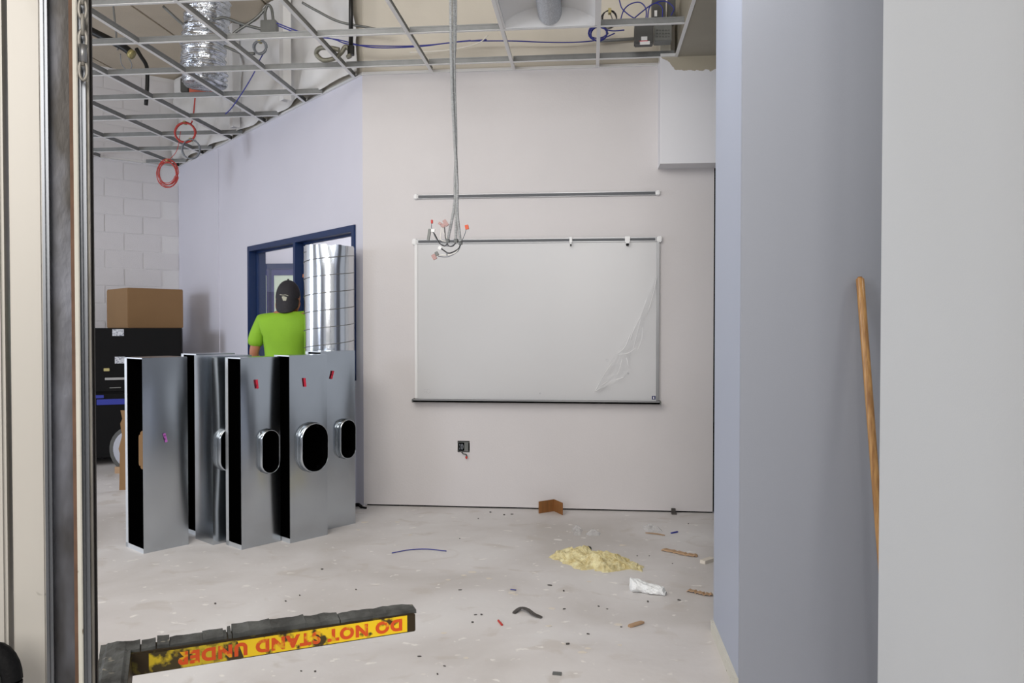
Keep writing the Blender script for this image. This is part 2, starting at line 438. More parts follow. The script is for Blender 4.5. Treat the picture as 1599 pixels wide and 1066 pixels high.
b.sheet(poly, 90, 26)
M['poly'] = mat('wrinkled_white_poly', (226, 226, 226), .25, var=.08, scale=5)
tag(build('poly_sheeting', b, 'poly', smooth=True), 'wrinkled translucent white sheeting covering upper wall above the diagonal wall', 'sheeting')
for px in (467, 386):
    t = (atDiag(px, 80) - C0).dot(u)
    b = MB(); dbox(b, t - .04, t + .04, ZC + .03, ZD - .01, -.16, -.15); dbox(b, t - .04, t - .035, ZC + .03, ZD - .01, -.15, -.09); dbox(b, t + .035, t + .04, ZC + .03, ZD - .01, -.15, -.09)
    tag(build('metal_stud', b, 'white'), 'pale upright metal stud above the grid, ' + ('nearer the hanging hose coil' if px == 467 else 'nearer the foil duct'), 'stud')

# block wall, block by block
wb = tag(thing('wall_block', (EX, EY, 0), 'painted grey-white block wall behind black cabinet', 'wall'), None, None, kind='structure')
bu = Vector((-1, -1, 0)).normalized(); bn = Vector((1, -1, 0)).normalized()
wb.rotation_euler = (0, 0, math.atan2(bu.y, bu.x))   # local +x runs along the wall; room side is local +y
b = MB(); b.mm((-.1, -.2, 0), (5.2, -.008, ZD)); build('mortar', b, 'mortar', wb, local=True)
b = MB(); b.mm((.003, -.05, .003), (.397, 0, .197)); base = build('block', b, 'block', wb, local=True, bevel=.004)
first = True
for r in range(21):
    for k in range(-1, 8):
        x = k * .4 + (.2 if r % 2 else 0)
        if x < -.01: continue
        o = base if first else base.copy()
        if not first: C.objects.link(o); o.parent = wb
        o.location = (x, random.uniform(-.0015, .0015), r * .2 + .01); first = False
for r in range(1, 21, 2):
    pass
# left wall (outside the frame) with openings, and rear part of the room
b = MB(); b.mm((-8.6, -4.5, 0), (-8.45, 5.4, 1.0)); b.mm((-8.6, -4.5, 2.6), (-8.45, 5.4, ZD)); b.mm((-8.6, 1.2, 1.0), (-8.45, 2.2, 2.6)); b.mm((-8.6, -4.5, 1), (-8.45, -2.8, 2.6))
struct('wall_left', b, 'paint', 'off-white left wall with wide window openings', 'wall')
b = MB(); b.mm((-8.6, -4.6, 0), (-3.2, -4.5, 3.2)); b.mm((-1.2, -4.6, 0), (4.5, -4.5, 3.2))
struct('wall_rear', b, 'grey_wall', 'grey wall behind the camera with an opening', 'wall')

# right side: column, recess, near wall
cF = atZ(1114, 985, 0); cN = Vector((cF.x, 0, 0)); XS = cF.x
cN = atX(1154.5, 700, XS); YR = cN.y
b = MB(); b.mm((XS, YR + .002, 0), (XS + .5, cF.y, ZD)); struct('wall_column', b, 'blue_grey', 'blue-grey painted return of the right partition', 'wall')
b = MB(); b.mm((XS + .001, YR - .012, 0), (3.6, YR + .002, ZD)); b.mm((XS + .5, YR + .002, 0), (3.6, cF.y, ZD)); struct('wall_recess', b, 'grey_wall', 'light grey recess wall, toned darker for shade, that the wooden pole leans on', 'wall')
eN = atX(1375, 533, .80)
b = MB(); b.mm((.80, -.5, 0), (.92, eN.y, ZD)); struct('wall_right', b, 'light_grey', 'light grey near wall at the right edge of the view', 'wall')
b = MB(); b.mm((3.6, -.5, 0), (3.7, YR, ZD)); struct('wall_passage', b, 'light_grey', 'end wall of the side passage', 'wall')
b = MB(); b.mm((XS - .012, YR - .0, 0), (XS + .001, cF.y, .05)); struct('baseboard_right', b, 'cream', 'cream unpainted strip at the foot of the blue-grey partition', 'baseboard')

# boxed soffit on the back wall and plaster ceiling strip
sx = atY(1031, 180, YB - .19).x; sz = atY(1060, 255, YB - .19).z
b = MB(); b.mm((sx, YB - .19, sz), (2.5, YB, ZC + .02)); struct('soffit_box', b, 'tan_band', 'white boxed-out soffit low on back wall with ragged unpainted top edge', 'soffit', origin=(0, 0, 2.5))
gx = atZ(1054, 87, ZC).x + .02
b = MB(); b.mm((gx, 2.2, ZC), (3.5, YB - .19, ZC + .02)); b.mm((gx, 2.2, ZC + .02), (gx + .02, YB, ZD)); struct('ceiling_soffit', b, 'drywall_tan', 'bare grey-tan plasterboard ceiling strip at upper right', 'ceiling')
b = MB(); b.mm((sx - .0, YB - .185, ZC + .02), (sx + .07, YB - .02, ZC + .35)); struct('trim_2', b, 'cream', 'short cream upright batten above the soffit box corner', 'trim')

# next room seen through the blue window
b = MB(); b.mm((-9, 11.3, 0), (2, 11.4, ZD)); struct('wall_far', b, 'paint_diag', 'white wall of the next room seen through the window', 'wall')
dr = tag(thing('door_1', (-4.6, 11.28, 0), 'blue glazed double door seen through the window', 'door'), None, None, kind='structure')
YD = 11.28
def fx(px): return atY(px, 450, YD).x
zt = atY(440, 412, YD).z; zg1 = atY(440, 430, YD).z
b = MB()
b.mm((fx(380), YD - .08, zt - .08), (fx(520), YD, zt)); b.mm((fx(380), YD - .08, 0), (fx(380) + .08, YD, zt - .08)); b.mm((fx(520) - .08, YD - .08, 0), (fx(520), YD, zt - .08)); b.mm((fx(424), YD - .08, 0), (fx(424) + .03, YD, zt - .08))
build('door_frame', b, 'navy', dr)
for a0, a1, g0, g1 in ((fx(380) + .08, fx(424), fx(412), fx(419)), (fx(424) + .03, fx(520) - .08, fx(430), fx(496))):
    b = MB(); zl = 1.0
    b.mm((a0, YD - .06, 0), (a1, YD - .015, zl)); b.mm((a0, YD - .06, zg1), (a1, YD - .015, zt - .08))
    b.mm((a0, YD - .06, zl), (g0, YD - .015, zg1)); b.mm((g1, YD - .06, zl), (a1, YD - .015, zg1))
    lf = build('door_leaf', b, 'navy2', dr)
    b = MB(); b.mm((g0, YD - .045, zl), (g1, YD - .03, zg1)); build('pane', b, 'door_glass_room', lf)

# blue interior window
wn = tag(thing('window_1', C0 + u * (wl + wr) / 2 + Vector((0, 0, wz0)), 'navy blue steel-framed interior window in the diagonal wall', 'window'), None, None, kind='structure')
fw = .05
b = MB(); dbox(b, wr, wl, wz1 - fw, wz1, -.014, .152); build('head_frame', b, 'navy', wn, bevel=.003)
b = MB(); dbox(b, wr, wl, wz0, wz0 + fw, -.014, .152); build('sill_frame', b, 'navy', wn, bevel=.003)
b = MB(); dbox(b, wr, wr + fw, wz0, wz1, -.0145, .1525); build('jamb', b, 'navy', wn, bevel=.003)
b = MB(); dbox(b, wl - fw, wl, wz0, wz1, -.0145, .1525); build('jamb', b, 'navy', wn, bevel=.003)
tm = (atDiag(461.5, 380) - C0).dot(u)
b = MB(); dbox(b, tm - fw / 2, tm + fw / 2, wz0 + .01, wz1 - .01, -.0145, .1525); build('mullion', b, 'navy', wn, bevel=.003)
for t0, t1 in ((wr + fw, tm - fw / 2), (tm + fw / 2, wl - fw)):
    b = MB(); dbox(b, t0, t1, wz0 + fw, wz1 - fw, .075, .081); build('pane', b, 'glass', wn)
    b = MB()
    for (p0, p1, q0, q1) in ((t0, t1, wz0 + fw, wz0 + fw + .016), (t0, t1, wz1 - fw - .016, wz1 - fw), (t0, t0 + .016, wz0 + fw, wz1 - fw), (t1 - .016, t1, wz0 + fw, wz1 - fw)):
        dbox(b, p0, p1, q0, q1, .055, .075)
    build('glazing_stop', b, 'navy', wn)

# ================================================================== SUSPENDED GRID
gr = thing('ceiling_grid', (-2.5, 5.0, ZC), 'white open suspended ceiling grid without tiles', 'ceiling grid')


def tee(name, a, b_, parent, hook=False):
    mb = MB(); mb.bar(a + Vector((0, 0, .001)), b_ + Vector((0, 0, .001)), .024, .002, mi=0)
    mb.bar(a + Vector((0, 0, .021)), b_ + Vector((0, 0, .021)), .0025, .038, mi=1); mb.bar(a + Vector((0, 0, .039)), b_ + Vector((0, 0, .039)), .007, .008, mi=1)
    return build(name, mb, ['white', 'tee'], parent)


x0 = atZ(933, 107, ZC).x
Xs = [x0 - .609 * k for k in range(0, 11)]
y0 = 4.43 + .612 * 2
Ys = [y0 + .612 * k for k in range(-4, 6)]


def ymax(x):
    if x >= CX: return YB
    if x >= EX: return DG - x
    return EY + (x - EX)


for x in Xs:
    tee('main_runner', Vector((x, 2.9, ZC)), Vector((x, ymax(x) - .004, ZC)), gr)
allx = [gx - .012] + Xs
for y in Ys:
    for i in range(len(allx) - 1):
        xr, xl = allx[i], allx[i + 1]
        hi = xr - .012; lo = xl + .012
        if y > YB - .02: hi = min(hi, DG - y - .03)
        lo = max(lo, EX + (y - EY) + .02) if y < EY else lo
        if y >= EY - .02: continue
        if hi - lo < .06: continue
        tee('cross_tee', Vector((lo, y, ZC)), Vector((hi, y, ZC)), gr)
for y in Ys:  # last bay reaching the far left wall line
    lo = EX + (y - EY) + .02; hi = Xs[-1] - .012
    if y < EY - .3 and hi - lo > .1: tee('cross_tee', Vector((max(lo, -8.4), y, ZC)), Vector((hi, y, ZC)), gr)


def angle(a, b_, n):  # wall angle: horizontal leg + vertical leg
    mb = MB(); n = Vector(n); a = Vector(a); b_ = Vector(b_)
    mb.bar(a + n * .011, b_ + n * .011, .022, .002); mb.bar(a + n * .0015 + Vector((0, 0, .012)), b_ + n * .0015 + Vector((0, 0, .012)), .002, .024)
    return build('wall_angle', mb, 'white', gr)


angle((CX, YB, ZC + .0), (sx, YB, ZC + .0), (0, -1, 0))
angle(C0 + Vector((0, 0, ZC)), Vector((EX, EY, ZC)), nrm)
angle((EX, EY, ZC), Vector((EX, EY, ZC)) + bu * 4.5, bn)
angle((gx, 2.2, ZC - .002), (gx, YB - .19, ZC - .002), (-1, 0, 0))
angle((sx, YB - .19, ZC), (gx, YB - .19, ZC), (0, -1, 0))

# troffer
tx0, tx1 = Xs[1] + .012, Xs[0] - .012; ty1 = Ys[3] - .012; ty0 = ty1 - 1.2
for y in Ys:
    if abs(y - (ty1 + .012)) < .01: pass
tf = thing('recessed_light_fixture', ((tx0 + tx1) / 2, (ty0 + ty1) / 2, ZC + .004), 'unlit white recessed light fixture with curved reflector and central basket', 'light fixture')
w_ = tx1 - tx0; cx = (tx0 + tx1) / 2


def refl(t):  # cross-section height above the grid of the curved reflector
    a = abs(t * 2 - 1)
    return .01 + .095 * math.sin(PI * min(1, (1 - a) / .78) * .5 + 0) ** .8 if a > .22 else .105


b = MB(); b.sheet(lambda a, v: Vector((tx0 + a * w_, ty0 + v * (ty1 - ty0), ZC + .004 + refl(a))), 28, 2)
build('reflector', b, 'white', tf, smooth=True)
for ye in (ty0, ty1):
    sgn = 1 if ye == ty0 else -1
    b = MB(); b.sheet(lambda a, v: Vector((tx0 + a * w_, ye + sgn * .055 * (1 - v) * 0 + sgn * .05 * v, ZC + .004 + refl(a) * v)), 28, 3)
    build('end_plate', b, 'white', tf)
b = MB(); b.mm((tx0, ty0, ZC + .11), (tx1, ty1, ZC + .125)); b.mm((tx0, ty0, ZC + .003), (tx0 + .012, ty1, ZC + .11)); b.mm((tx1 - .012, ty0, ZC + .003), (tx1, ty1, ZC + .11)); b.mm((tx0, ty1 - .003, ZC + .003), (tx1, ty1, ZC + .11)); b.mm((tx0, ty0, ZC + .003), (tx1, ty0 + .003, ZC + .11))
build('housing', b, 'white', tf)
b = MB()
nb = 12
vs = []
for j, y in enumerate((ty0 + .02, ty1 - .03)):
    for i in range(nb + 1):
        a = PI * i / nb; vs.append(Vector((cx - .075 * math.cos(a), y, ZC + .085 - .08 * math.sin(a))))
fs = [(i, i + 1, nb + 1 + i + 1, nb + 1 + i) for i in range(nb)] + [tuple(range(nb + 1)), tuple(range(nb + 1, 2 * nb + 2))]
b.add(vs, fs); M['basket'] = mat('perforated_basket', (196, 200, 206), .5, col2=(170, 174, 180), scale=150, thr=(.45, .55)); build('basket', b, 'basket', tf)

# ================================================================== ABOVE THE CEILING


def tub(name, pts, r, m, label, cat, n=8, group=None, sm=True, k=8):
    mb = MB(); P = bez(pts, k) if k > 1 else [Vector(p) for p in pts]; mb.tube(P, r, n)
    return tag(build(name, mb, m, smooth=sm, origin=Vector(pts[0])), label, cat, group)


# foil flex duct
D = 6.4
P = bez([atD(322, -60, D), atD(324, 0, D), atD(322, 45, D), atD(318, 90, D), atD(320, 134, D)], 60)
mb = MB(); n = 26; k0 = 0
for i, p in enumerate(P):
    r = .165 + .010 * math.sin(i * .62) + .004 * math.sin(i * 1.9)
    for j in range(n):
        a = 2 * PI * j / n; q = noise.noise(Vector((math.cos(a) * 2, math.sin(a) * 2, i * .11))) * .03
        mb.v.append(p + Vector((math.cos(a), math.sin(a), 0)) * (r + q))
for i in range(len(P) - 1):
    for j in range(n): mb.f.append((i * n + j, i * n + (j + 1) % n, (i + 1) * n + (j + 1) % n, (i + 1) * n + j)); mb.m.append(0)
mb.f.append(tuple((len(P) - 1) * n + j for j in range(n))); mb.m.append(0)
fd = tag(build('foil_flex_duct', mb, 'foil', smooth=True, origin=P[-1]), 'crinkled silver foil flexible duct hanging above the grid', 'duct')
# orange box and grey neighbour under the foil duct
c = atD(314, 135, 6.75)
ob = thing('orange_junction_cover', c, 'faded orange box with grey side bracket below the foil duct', 'box')
b = MB(); b.box(c + Vector((.02, 0, 0)), (.2, .12, .14)); build('cover', b, 'orange_box', ob, bevel=.008)
b = MB(); b.box(c + Vector((-.12, 0, -.0)), (.07, .12, .12)); b.tube([c + Vector((-.12, 0, -.05)), c + Vector((-.12, 0, -.055 - .02))], .01, 6); build('bracket', b, 'dark_grey', ob, bevel=.006)
b = MB(); b.bar(c + Vector((-.03, 0, .06)), Vector((c.x - .03, c.y, ZD)), .02, .006, (0, 1, 0)); build('hanger_strap', b, 'grey_metal', ob)

# black pipes
dpp = 6.6
tub('black_sprinkler_pipe', [atD(60, 5, dpp), atD(140, 47, dpp), atD(190, 72, dpp), atD(206, 84, dpp)], .032, 'black_pipe', 'black pipe running down from the left above the grid', 'pipe', 12, k=4)
tub('brass_pipe_ring', [atD(203, 83, dpp), atD(208, 86, dpp)], .038, 'brass', 'yellowish ring at the end of the left black pipe', 'pipe fitting', 12, k=2)
tub('black_pipe_elbow', [atD(213, 76, dpp), atD(220, 88, dpp), atD(229, 104, dpp), atD(230, 130, dpp), atD(228, 164, dpp)], .016, 'black_pipe', 'thin black bent pipe dropping beside the foil duct', 'pipe', 10)
tub('black_vertical_pipe', [atD(548, -60, 5.6), atD(548, 74, 5.6)], .0155, 'black_pipe', 'straight black vertical pipe above the braided hose', 'pipe', 10, k=1)
hd = thing('braided_hose', atD(548, 84, 5.6), 'coiled grey-green braided sprinkler hose at the foot of the vertical pipe', 'hose')
b = MB(); b.tube(bez([atD(548, 80, 5.6), atD(540, 73, 5.6), atD(533, 82, 5.6), atD(522, 91, 5.6), atD(505, 94, 5.6), atD(494, 84, 5.6), atD(500, 75, 5.55), atD(516, 75, 5.5), atD(530, 78, 5.5)], 8), .0165, 10); build('coil', b, 'hose', hd, smooth=True)
b = MB(); b.tube([atD(548, 72, 5.6), atD(548, 86, 5.6)], .026, 8); build('coupling', b, 'black_pipe', hd)
b = MB(); b.tube([atD(544, 86, 5.58), atD(546, 90, 5.58)], .02, 8); build('nut', b, 'hose', hd)
# conduits + junction box on the left
jb = thing('junction_box', atD(420, 45, 6.1), 'square grey junction box with conduits above the grid', 'junction box')
b = MB(); b.box(atD(421, 45, 6.1), (.12, .07, .115)); build('box_body', b, 'grey_metal', jb, bevel=.004)
b = MB(); b.box(atD(421, 45, 6.06), (.1, .004, .095)); build('cover_plate', b, 'grey_metal', jb, bevel=.001)
for pts in ([(415, 36), (414, 20), (418, 8), (424, 14), (427, 36)], [(410, 46), (380, 38), (352, 28), (335, 30)], [(416, 12), (398, 30), (368, 50), (358, 62)], [(350, 72), (375, 82), (398, 84)]):
    b = MB(); b.tube(bez([atD(x, y, 6.1) for x, y in pts], 6), .0115, 7); build('conduit', b, 'grey_metal', jb, smooth=True)
tub('armoured_cable_above_grid', [atD(472, 4, 5.75), atD(495, 17, 5.75), atD(530, 34, 5.75), atD(575, 43, 5.75), atD(606, 49, 5.75)], .009, 'grey_metal', 'grey armoured cable sagging past the vertical black pipe', 'cable')
tub('thin_conduit_near_foil_duct', [atD(255, 10, 6.3), atD(290, 42, 6.3), atD(312, 58, 6.3)], .011, 'grey_metal', 'short grey conduit crossing left of the foil duct', 'conduit')
tub('white_hanger_rod', [atD(176, 0, 6.6), atD(180, 40, 6.6), atD(184, 78, 6.6)], .008, 'tee', 'pale thin hanger rod holding the black left pipe', 'rod')
tub('drooping_wire_loop', [atD(188, 84, 6.6), atD(190, 100, 6.6), atD(200, 110, 6.6), atD(206, 102, 6.6), atD(200, 88, 6.6)], .004, 'grey_wire', 'thin wire loop drooping below the left black pipe', 'wire')


def coil(name, px, py, D, rpx, loops, m, label, r=.005, asp=1.2, tilt=0.0, up=None, grp=None, jit=.12):
    mb = MB(); c = atD(px, py, D); R = rpx * D / F
    ax = (ray(px + 1, py) - ray(px, py)).normalized(); ay = Vector((0, 0, 1)); fw_ = ray(px, py).normalized()
    pts = []
    for k in range(loops * 18 + 1):
        a = 2 * PI * k / 18; q = int(k / 18); rr = R * (1 + jit * noise.noise(Vector((q * 1.3, a * .35, px))))
        ox = R * .12 * noise.noise(Vector((q * .9 + 3, 0, py)))
        pts.append(c + ax * (rr * math.cos(a + tilt) + ox) + ay * rr * asp * math.sin(a) + fw_ * (.012 * (k / 18 - loops / 2)))
    mb.tube(pts, r, 5)
    root = thing(name, c, label, 'cable coil', grp)
    build('coil', mb, m, root, smooth=True)
    if up:
        b = MB(); b.tube(bez([c + ay * R * asp * .95] + [atD(x, y, D) for x, y in up], 6), r, 5); build('tail', b, m, root, smooth=True)
    b = MB(); b.box(c + ay * R * asp, (.02, .04, .03)); build('tie', b, 'brass', root)
    return root


coil('red_cable_coil', 289, 207, 7.4, 16, 5, 'red_wire', 'upper thick red cable coil hanging through the grid', .007, .95, up=[(300, 190), (305, 150), (308, 120)])
coil('red_cable_coil', 261.5, 270, 7.7, 15, 8, 'red_wire', 'thin red cable coil hanging low in front of the block wall', .0032, 1.25, up=[(276, 235), (282, 205)], jit=.35)
coil('grey_cable_coil', 298, 233, 7.4, 14, 5, 'grey_wire', 'grey cable coil hanging just right of the red coils', .0055, 1.05, up=[(304, 212), (303, 205)])
coil('grey_cable_coil', 406, 74, 6.1, 10, 4, 'grey_wire', 'small grey wire coil just below the junction box', .0045, 1.0, up=[(414, 60), (418, 50)], jit=.4)
# blue data cables
for i, (pts, lab) in enumerate([
    ([(432, 36), (470, 50), (520, 61), (545, 69), (600, 72), (660, 71), (720, 65), (760, 62)], 'long blue data cable sagging behind the vertical black pipe'),
    ([(434, 40), (475, 55), (528, 62), (580, 74), (650, 73), (700, 67), (735, 63)], 'second blue data cable sagging just under the first'),
    ([(735, 64), (800, 64), (850, 66), (900, 66), (935, 62), (960, 52)], 'blue data cable stretched below the recessed fixture'),
    ([(411, 84), (405, 95), (396, 115), (380, 142), (362, 168), (352, 178)], 'blue cable dropping from the wire coil toward the grid corner')]):
    tub('blue_data_cable', [atD(x, y, 5.72 if i != 3 else 6.2) for x, y in pts], .0045, 'blue_wire', lab, 'cable', 5)
tub('white_data_cable', [atD(640, 82, 5.7), atD(700, 78, 5.7), atD(745, 68, 5.7), atD(762, 55, 5.7)], .004, 'white_wire', 'thin pale cable below the blue data cables', 'cable', 5)
tub('pale_conduit_along_back_wall', [atD(935, 64, 5.72), atD(1000, 60, 5.72)], .012, 'tee', 'pale conduit joining the electrical boxes above the right of the grid', 'conduit', 8, k=1)
coil('blue_cable_bundle', 935, 52, 5.5, 13, 5, 'blue_wire', 'tangled blue cable bundle right of the recessed fixture', .0045, .8, up=[(955, 48), (975, 47)], jit=.5)
coil('black_cable_loops', 952, 30, 5.2, 11, 3, 'black_wire', 'small black wire loops above the blue bundle', .003, 1.1, up=[(960, 40)], jit=.4)
eb = thing('electrical_box_cluster', atD(1022, 50, 5.3), 'cluster of grey electrical boxes with blue cable loops beside the tan soffit', 'electrical boxes')
b = MB(); b.box(atD(1005, 56, 5.3), (.125, .08, .125)); q = build('dark_power_pack', b, 'dark_grey', eb, bevel=.006); q['label'] = 'dark grey power pack with white sticker'
b = MB(); b.box(atD(1006, 60, 5.25), (.04, .003, .025)); b.box(atD(1007, 67, 5.25), (.065, .003, .022)); build('sticker', b, 'white', q)
b = MB(); b.box(atD(1005, 64, 5.248), (.055, .002, .004)); build('red_line', b, 'red_tag', q)
b = MB(); b.box(atD(1034.5, 50, 5.35), (.115, .09, .15)); q = build('junction_box', b, 'grey_metal', eb, bevel=.004)
b = MB()
for i in range(5):
    for j in range(3): b.box(atD(1026 + i * 4.6, 47 + j * 5, 5.3), (.006, .004, .006))
build('knockout', b, 'dark_grey', q)
b = MB(); b.box(atD(1028, 20, 5.35), (.09, .09, .16)); b.box(atD(1048, 18, 5.35), (.05, .09, .17)); q = build('upper_box', b, 'dark_grey', eb, bevel=.006)
b = MB(); b.box(atD(1024, 21, 5.29), (.018, .003, .04)); build('sticker', b, 'white', q)
for pts in ([(967, 0), (972, 14), (988, 27), (1006, 33), (1009, 15), (1000, 4), (985, 6), (974, 16), (968, 35)], [(985, 33), (1003, 18), (1020, 6), (1038, 2), (1052, 12), (1048, 24)], [(1011, 33), (1014, 12), (1024, 5), (1034, 12), (1034, 30)]):
    b = MB(); b.tube(bez([atD(x, y, 5.2) for x, y in pts], 6), .0042, 5); build('cable_loop', b, 'blue_wire', eb, smooth=True)

# ================================================================== HANGING ARMOURED CABLES
D = 4.4
hc = thing('hanging_armoured_cables', atD(707, -12, D), 'bundle of grey flexible armoured cables hanging from the ceiling with bare wire ends', 'cables')


def flex(pts, r=.0088):
    P = bez(pts, 24); L = [0]
    for i in range(1, len(P)): L.append(L[-1] + (P[i] - P[i - 1]).length)
    out = []; rs = []; sp = .0045; s = 0; i = 0; kk = 0
    while s < L[-1]:
        while L[i + 1] < s: i += 1
        t = (s - L[i]) / max(1e-9, L[i + 1] - L[i]); out.append(P[i].lerp(P[i + 1], t)); rs.append(r if kk % 2 else r * .8); kk += 1; s += sp
    mb = MB(); mb.tube(out, rs, 8); return mb


strands = [[(703, -60), (704, 60), (706, 140), (710, 220), (714, 290), (714, 330), (719, 378)],
           [(708, -60), (709, 60), (710, 140), (712, 220), (710.5, 290), (712, 330), (712, 376)],
           [(712, -60), (711, 60), (707, 140), (711, 220), (713, 280), (708, 330), (699, 376)],
           [(706, -60), (707, 60), (712, 150), (708.5, 220), (712, 300), (711.5, 340), (711, 374)]]
for i, st in enumerate(strands[:3] + strands[3:]):
    if i == 3: continue
    build('armoured_cable', flex([atD(x, y, D + .012 * (i - 1)) for x, y in st]), 'flex', hc)
for x, y in ((719, 380), (712, 377), (699, 377)):
    b = MB(); b.tube([atD(x, y - 4, D), atD(x, y + 2, D)], .0115, 8); build('end_bushing', b, 'grey_metal', hc)
for pts, m, r in (([(699, 379), (696, 368), (692, 362), (692, 355)], 'white_wire', .0016), ([(699, 380), (694, 384), (686, 379), (679, 366), (674, 360)], 'black_wire', .0022),
                  ([(712, 378), (707, 384), (700, 383), (696, 372), (694, 354)], 'black_wire', .0022), ([(712, 379), (704, 384), (694, 383), (685, 378), (678, 367), (677, 361)], 'grey_wire', .0018),
                  ([(719, 381), (716, 388), (708, 393), (700, 395), (692, 390), (688, 387)], 'black_wire', .0026), ([(720, 381), (715, 392), (704, 399), (696, 401), (684, 400)], 'grey_wire', .0018),
                  ([(719, 381), (712, 394), (700, 398), (690, 398), (682, 399)], 'white_wire', .0018), ([(720, 378), (724, 370), (727, 362), (728, 356)], 'grey_wire', .0016),
                  ([(679, 366), (674, 356), (674, 348)], 'grey_wire', .0016), ([(698, 377), (688, 374), (689, 360), (690, 354)], 'white_wire', .0018), ([(698, 399), (698, 394)], 'grey_wire', .003)):
    b = MB(); b.tube(bez([atD(x, y, D) for x, y in pts], 6), r * 1.45, 5); build('wire', b, m, hc, smooth=True)
for x, y, m, s, a in ((674.5, 346, 'red_wire', (.009, .01, .016), 0), (687, 349, 'pink', (.014, .012, .012), .5), (696, 348, 'pink', (.016, .013, .03), -.6), (692, 352, 'pink', (.018, .013, .016), .2), (729, 354.5, 'orange', (.016, .012, .02), -.2),
                      (678, 401, 'pink', (.018, .012, .024), -.5), (682, 396, 'grey_metal', (.014, .012, .018), -.5), (687, 387, 'white', (.015, .012, .015), .5), (670, 366, 'grey_metal', (.012, .012, .05), .15), (676, 360, 'white', (.018, .012, .014), .1)):
    b = MB(); b.box(Vector((0, 0, 0)), [q * 1.25 for q in s], R=Matrix.Rotation(a, 3, 'Y')); b.v = [v + atD(x, y, D) for v in b.v]
    build('connector', b, m, hc, bevel=.0015)

# ================================================================== WHITEBOARD
Y = YB
L_, R_ = atY(648.5, 500, Y).x, atY(1029, 500, Y).x
zt_, zb_ = atY(838, 373.5, Y).z, atY(838, 626, Y).z
wbd = thing('whiteboard', ((L_ + R_) / 2, Y, zb_), 'large framed whiteboard on the back wall', 'whiteboard')
b = MB(); b.mm((L_ + .01, Y - .016, zb_ + .01), (R_ - .01, Y - .002, zt_ - .01)); build('board_panel', b, 'board', wbd)
b = MB(); b.mm((L_, Y - .024, zb_ + .012), (L_ + .022, Y - .001, zt_ - .02)); build('side_frame', b, 'white', wbd, bevel=.003)
b = MB(); b.mm((R_ - .022, Y - .024, zb_ + .012), (R_, Y - .001, zt_ - .02)); build('side_frame', b, 'alu', wbd, bevel=.003)
b = MB(); b.mm((L_, Y - .026, zt_ - .028), (R_, Y - .001, zt_ + .006)); r_ = build('top_rail', b, 'alu', wbd, bevel=.002)
b = MB(); b.mm((L_ + .03, Y - .029, zt_ - .02), (R_ - .03, Y - .0255, zt_ - .002)); build('rail_insert', b, 'alu_dark', r_)
b = MB(); b.mm((L_ - .006, Y - .075, zb_ - .008), (R_ + .006, Y - .001, zb_ + .006)); b.mm((L_ - .006, Y - .075, zb_ - .008), (R_ + .006, Y - .070, zb_ + .012)); build('marker_tray', b, 'alu', wbd, bevel=.002)
for xx, zz in ((L_, zt_ - .011), (R_, zt_ - .011)):
    b = MB(); b.box((xx, Y - .016, zz), (.034, .034, .044)); build('corner_cap', b, 'white', wbd, bevel=.006)
for xx in (L_ - .006, R_ + .006):
    b = MB(); b.box((xx, Y - .038, zb_ + .001), (.012, .08, .026)); build('tray_end', b, 'grey_metal', wbd, bevel=.003)
for px in (891.5, 979.5):
    xx = atY(px, 376, Y).x; mbx = MB(); ww = .012 if px < 900 else .028
    mbx.mm((xx - ww / 2 - .004, Y - .04, zt_ - .03), (xx + ww / 2 + .004, Y - .022, zt_ + .012)); mbx.mm((xx - ww / 2, Y - .05, zt_ - .045), (xx + ww / 2, Y - .03, zt_ - .028))
    h = build('map_hook', mbx, 'white', wbd, bevel=.002)
    b = MB(); b.mm((xx - ww / 3, Y - .052, zt_ - .057), (xx + ww / 3, Y - .03, zt_ - .042)); build('hook_clip', b, 'black', h)
q = atY(1020.5, 620.5, Y)
b = MB(); b.mm((q.x - .013, Y - .0175, q.z - .013), (q.x + .013, Y - .016, q.z + .013)); bd = build('badge', b, mat('navy_badge', (36, 38, 96), .5), wbd)
b = MB(); b.mm((q.x - .004, Y - .0182, q.z - .008), (q.x + .004, Y - .0175, q.z + .008)); build('badge_mark', b, 'white', bd)
b = MB()
for (px, py, r) in ((664, 610, .010), (669, 611, .014), (843, 614, .005), (981, 583, .005), (948, 562, .008)):
    c = atY(px, py, Y - .0165)
    for k in range(7):
        a = k * .9 + px; b.box((c.x + r * math.cos(a), Y - .0165, c.z + r * math.sin(a)), (.003, .0006, .002))
build('smudge', b, 'grey_wire', wbd)['kind'] = 'stuff'
# rail above
zu = atY(838, 304.7, Y).z; ul, ur = atY(650, 305, Y).x, atY(1027, 305, Y).x
mr = thing('wall_rail', ((ul + ur) / 2, Y, zu), 'slim aluminium display rail on wall above the whiteboard', 'rail')
b = MB(); b.mm((ul, Y - .018, zu - .015), (ur, Y - .001, zu + .015)); build('rail', b, 'alu', mr, bevel=.002)
b = MB(); b.mm((ul + .02, Y - .021, zu - .011), (ur - .02, Y - .0175, zu + .009)); build('rail_insert', b, 'alu_dark', mr)
for xx in (ul, ur):
    b = MB(); b.box((xx, Y - .013, zu), (.03, .026, .036)); build('end_cap', b, 'white', mr, bevel=.006)
# torn film on the board
b = MB(); Yf = Y - .022
fl = [((1024, 432), (1026, 436)), ((1011, 465), (1021, 470)), ((998, 500), (1008, 497)), ((984, 520), (1003, 512)), ((972, 538), (998, 532)), ((962, 551), (985, 545)), ((955, 562), (984, 560)), ((942, 583), (984, 575)), ((935, 597), (975, 590)), ((928, 612), (942, 606))]


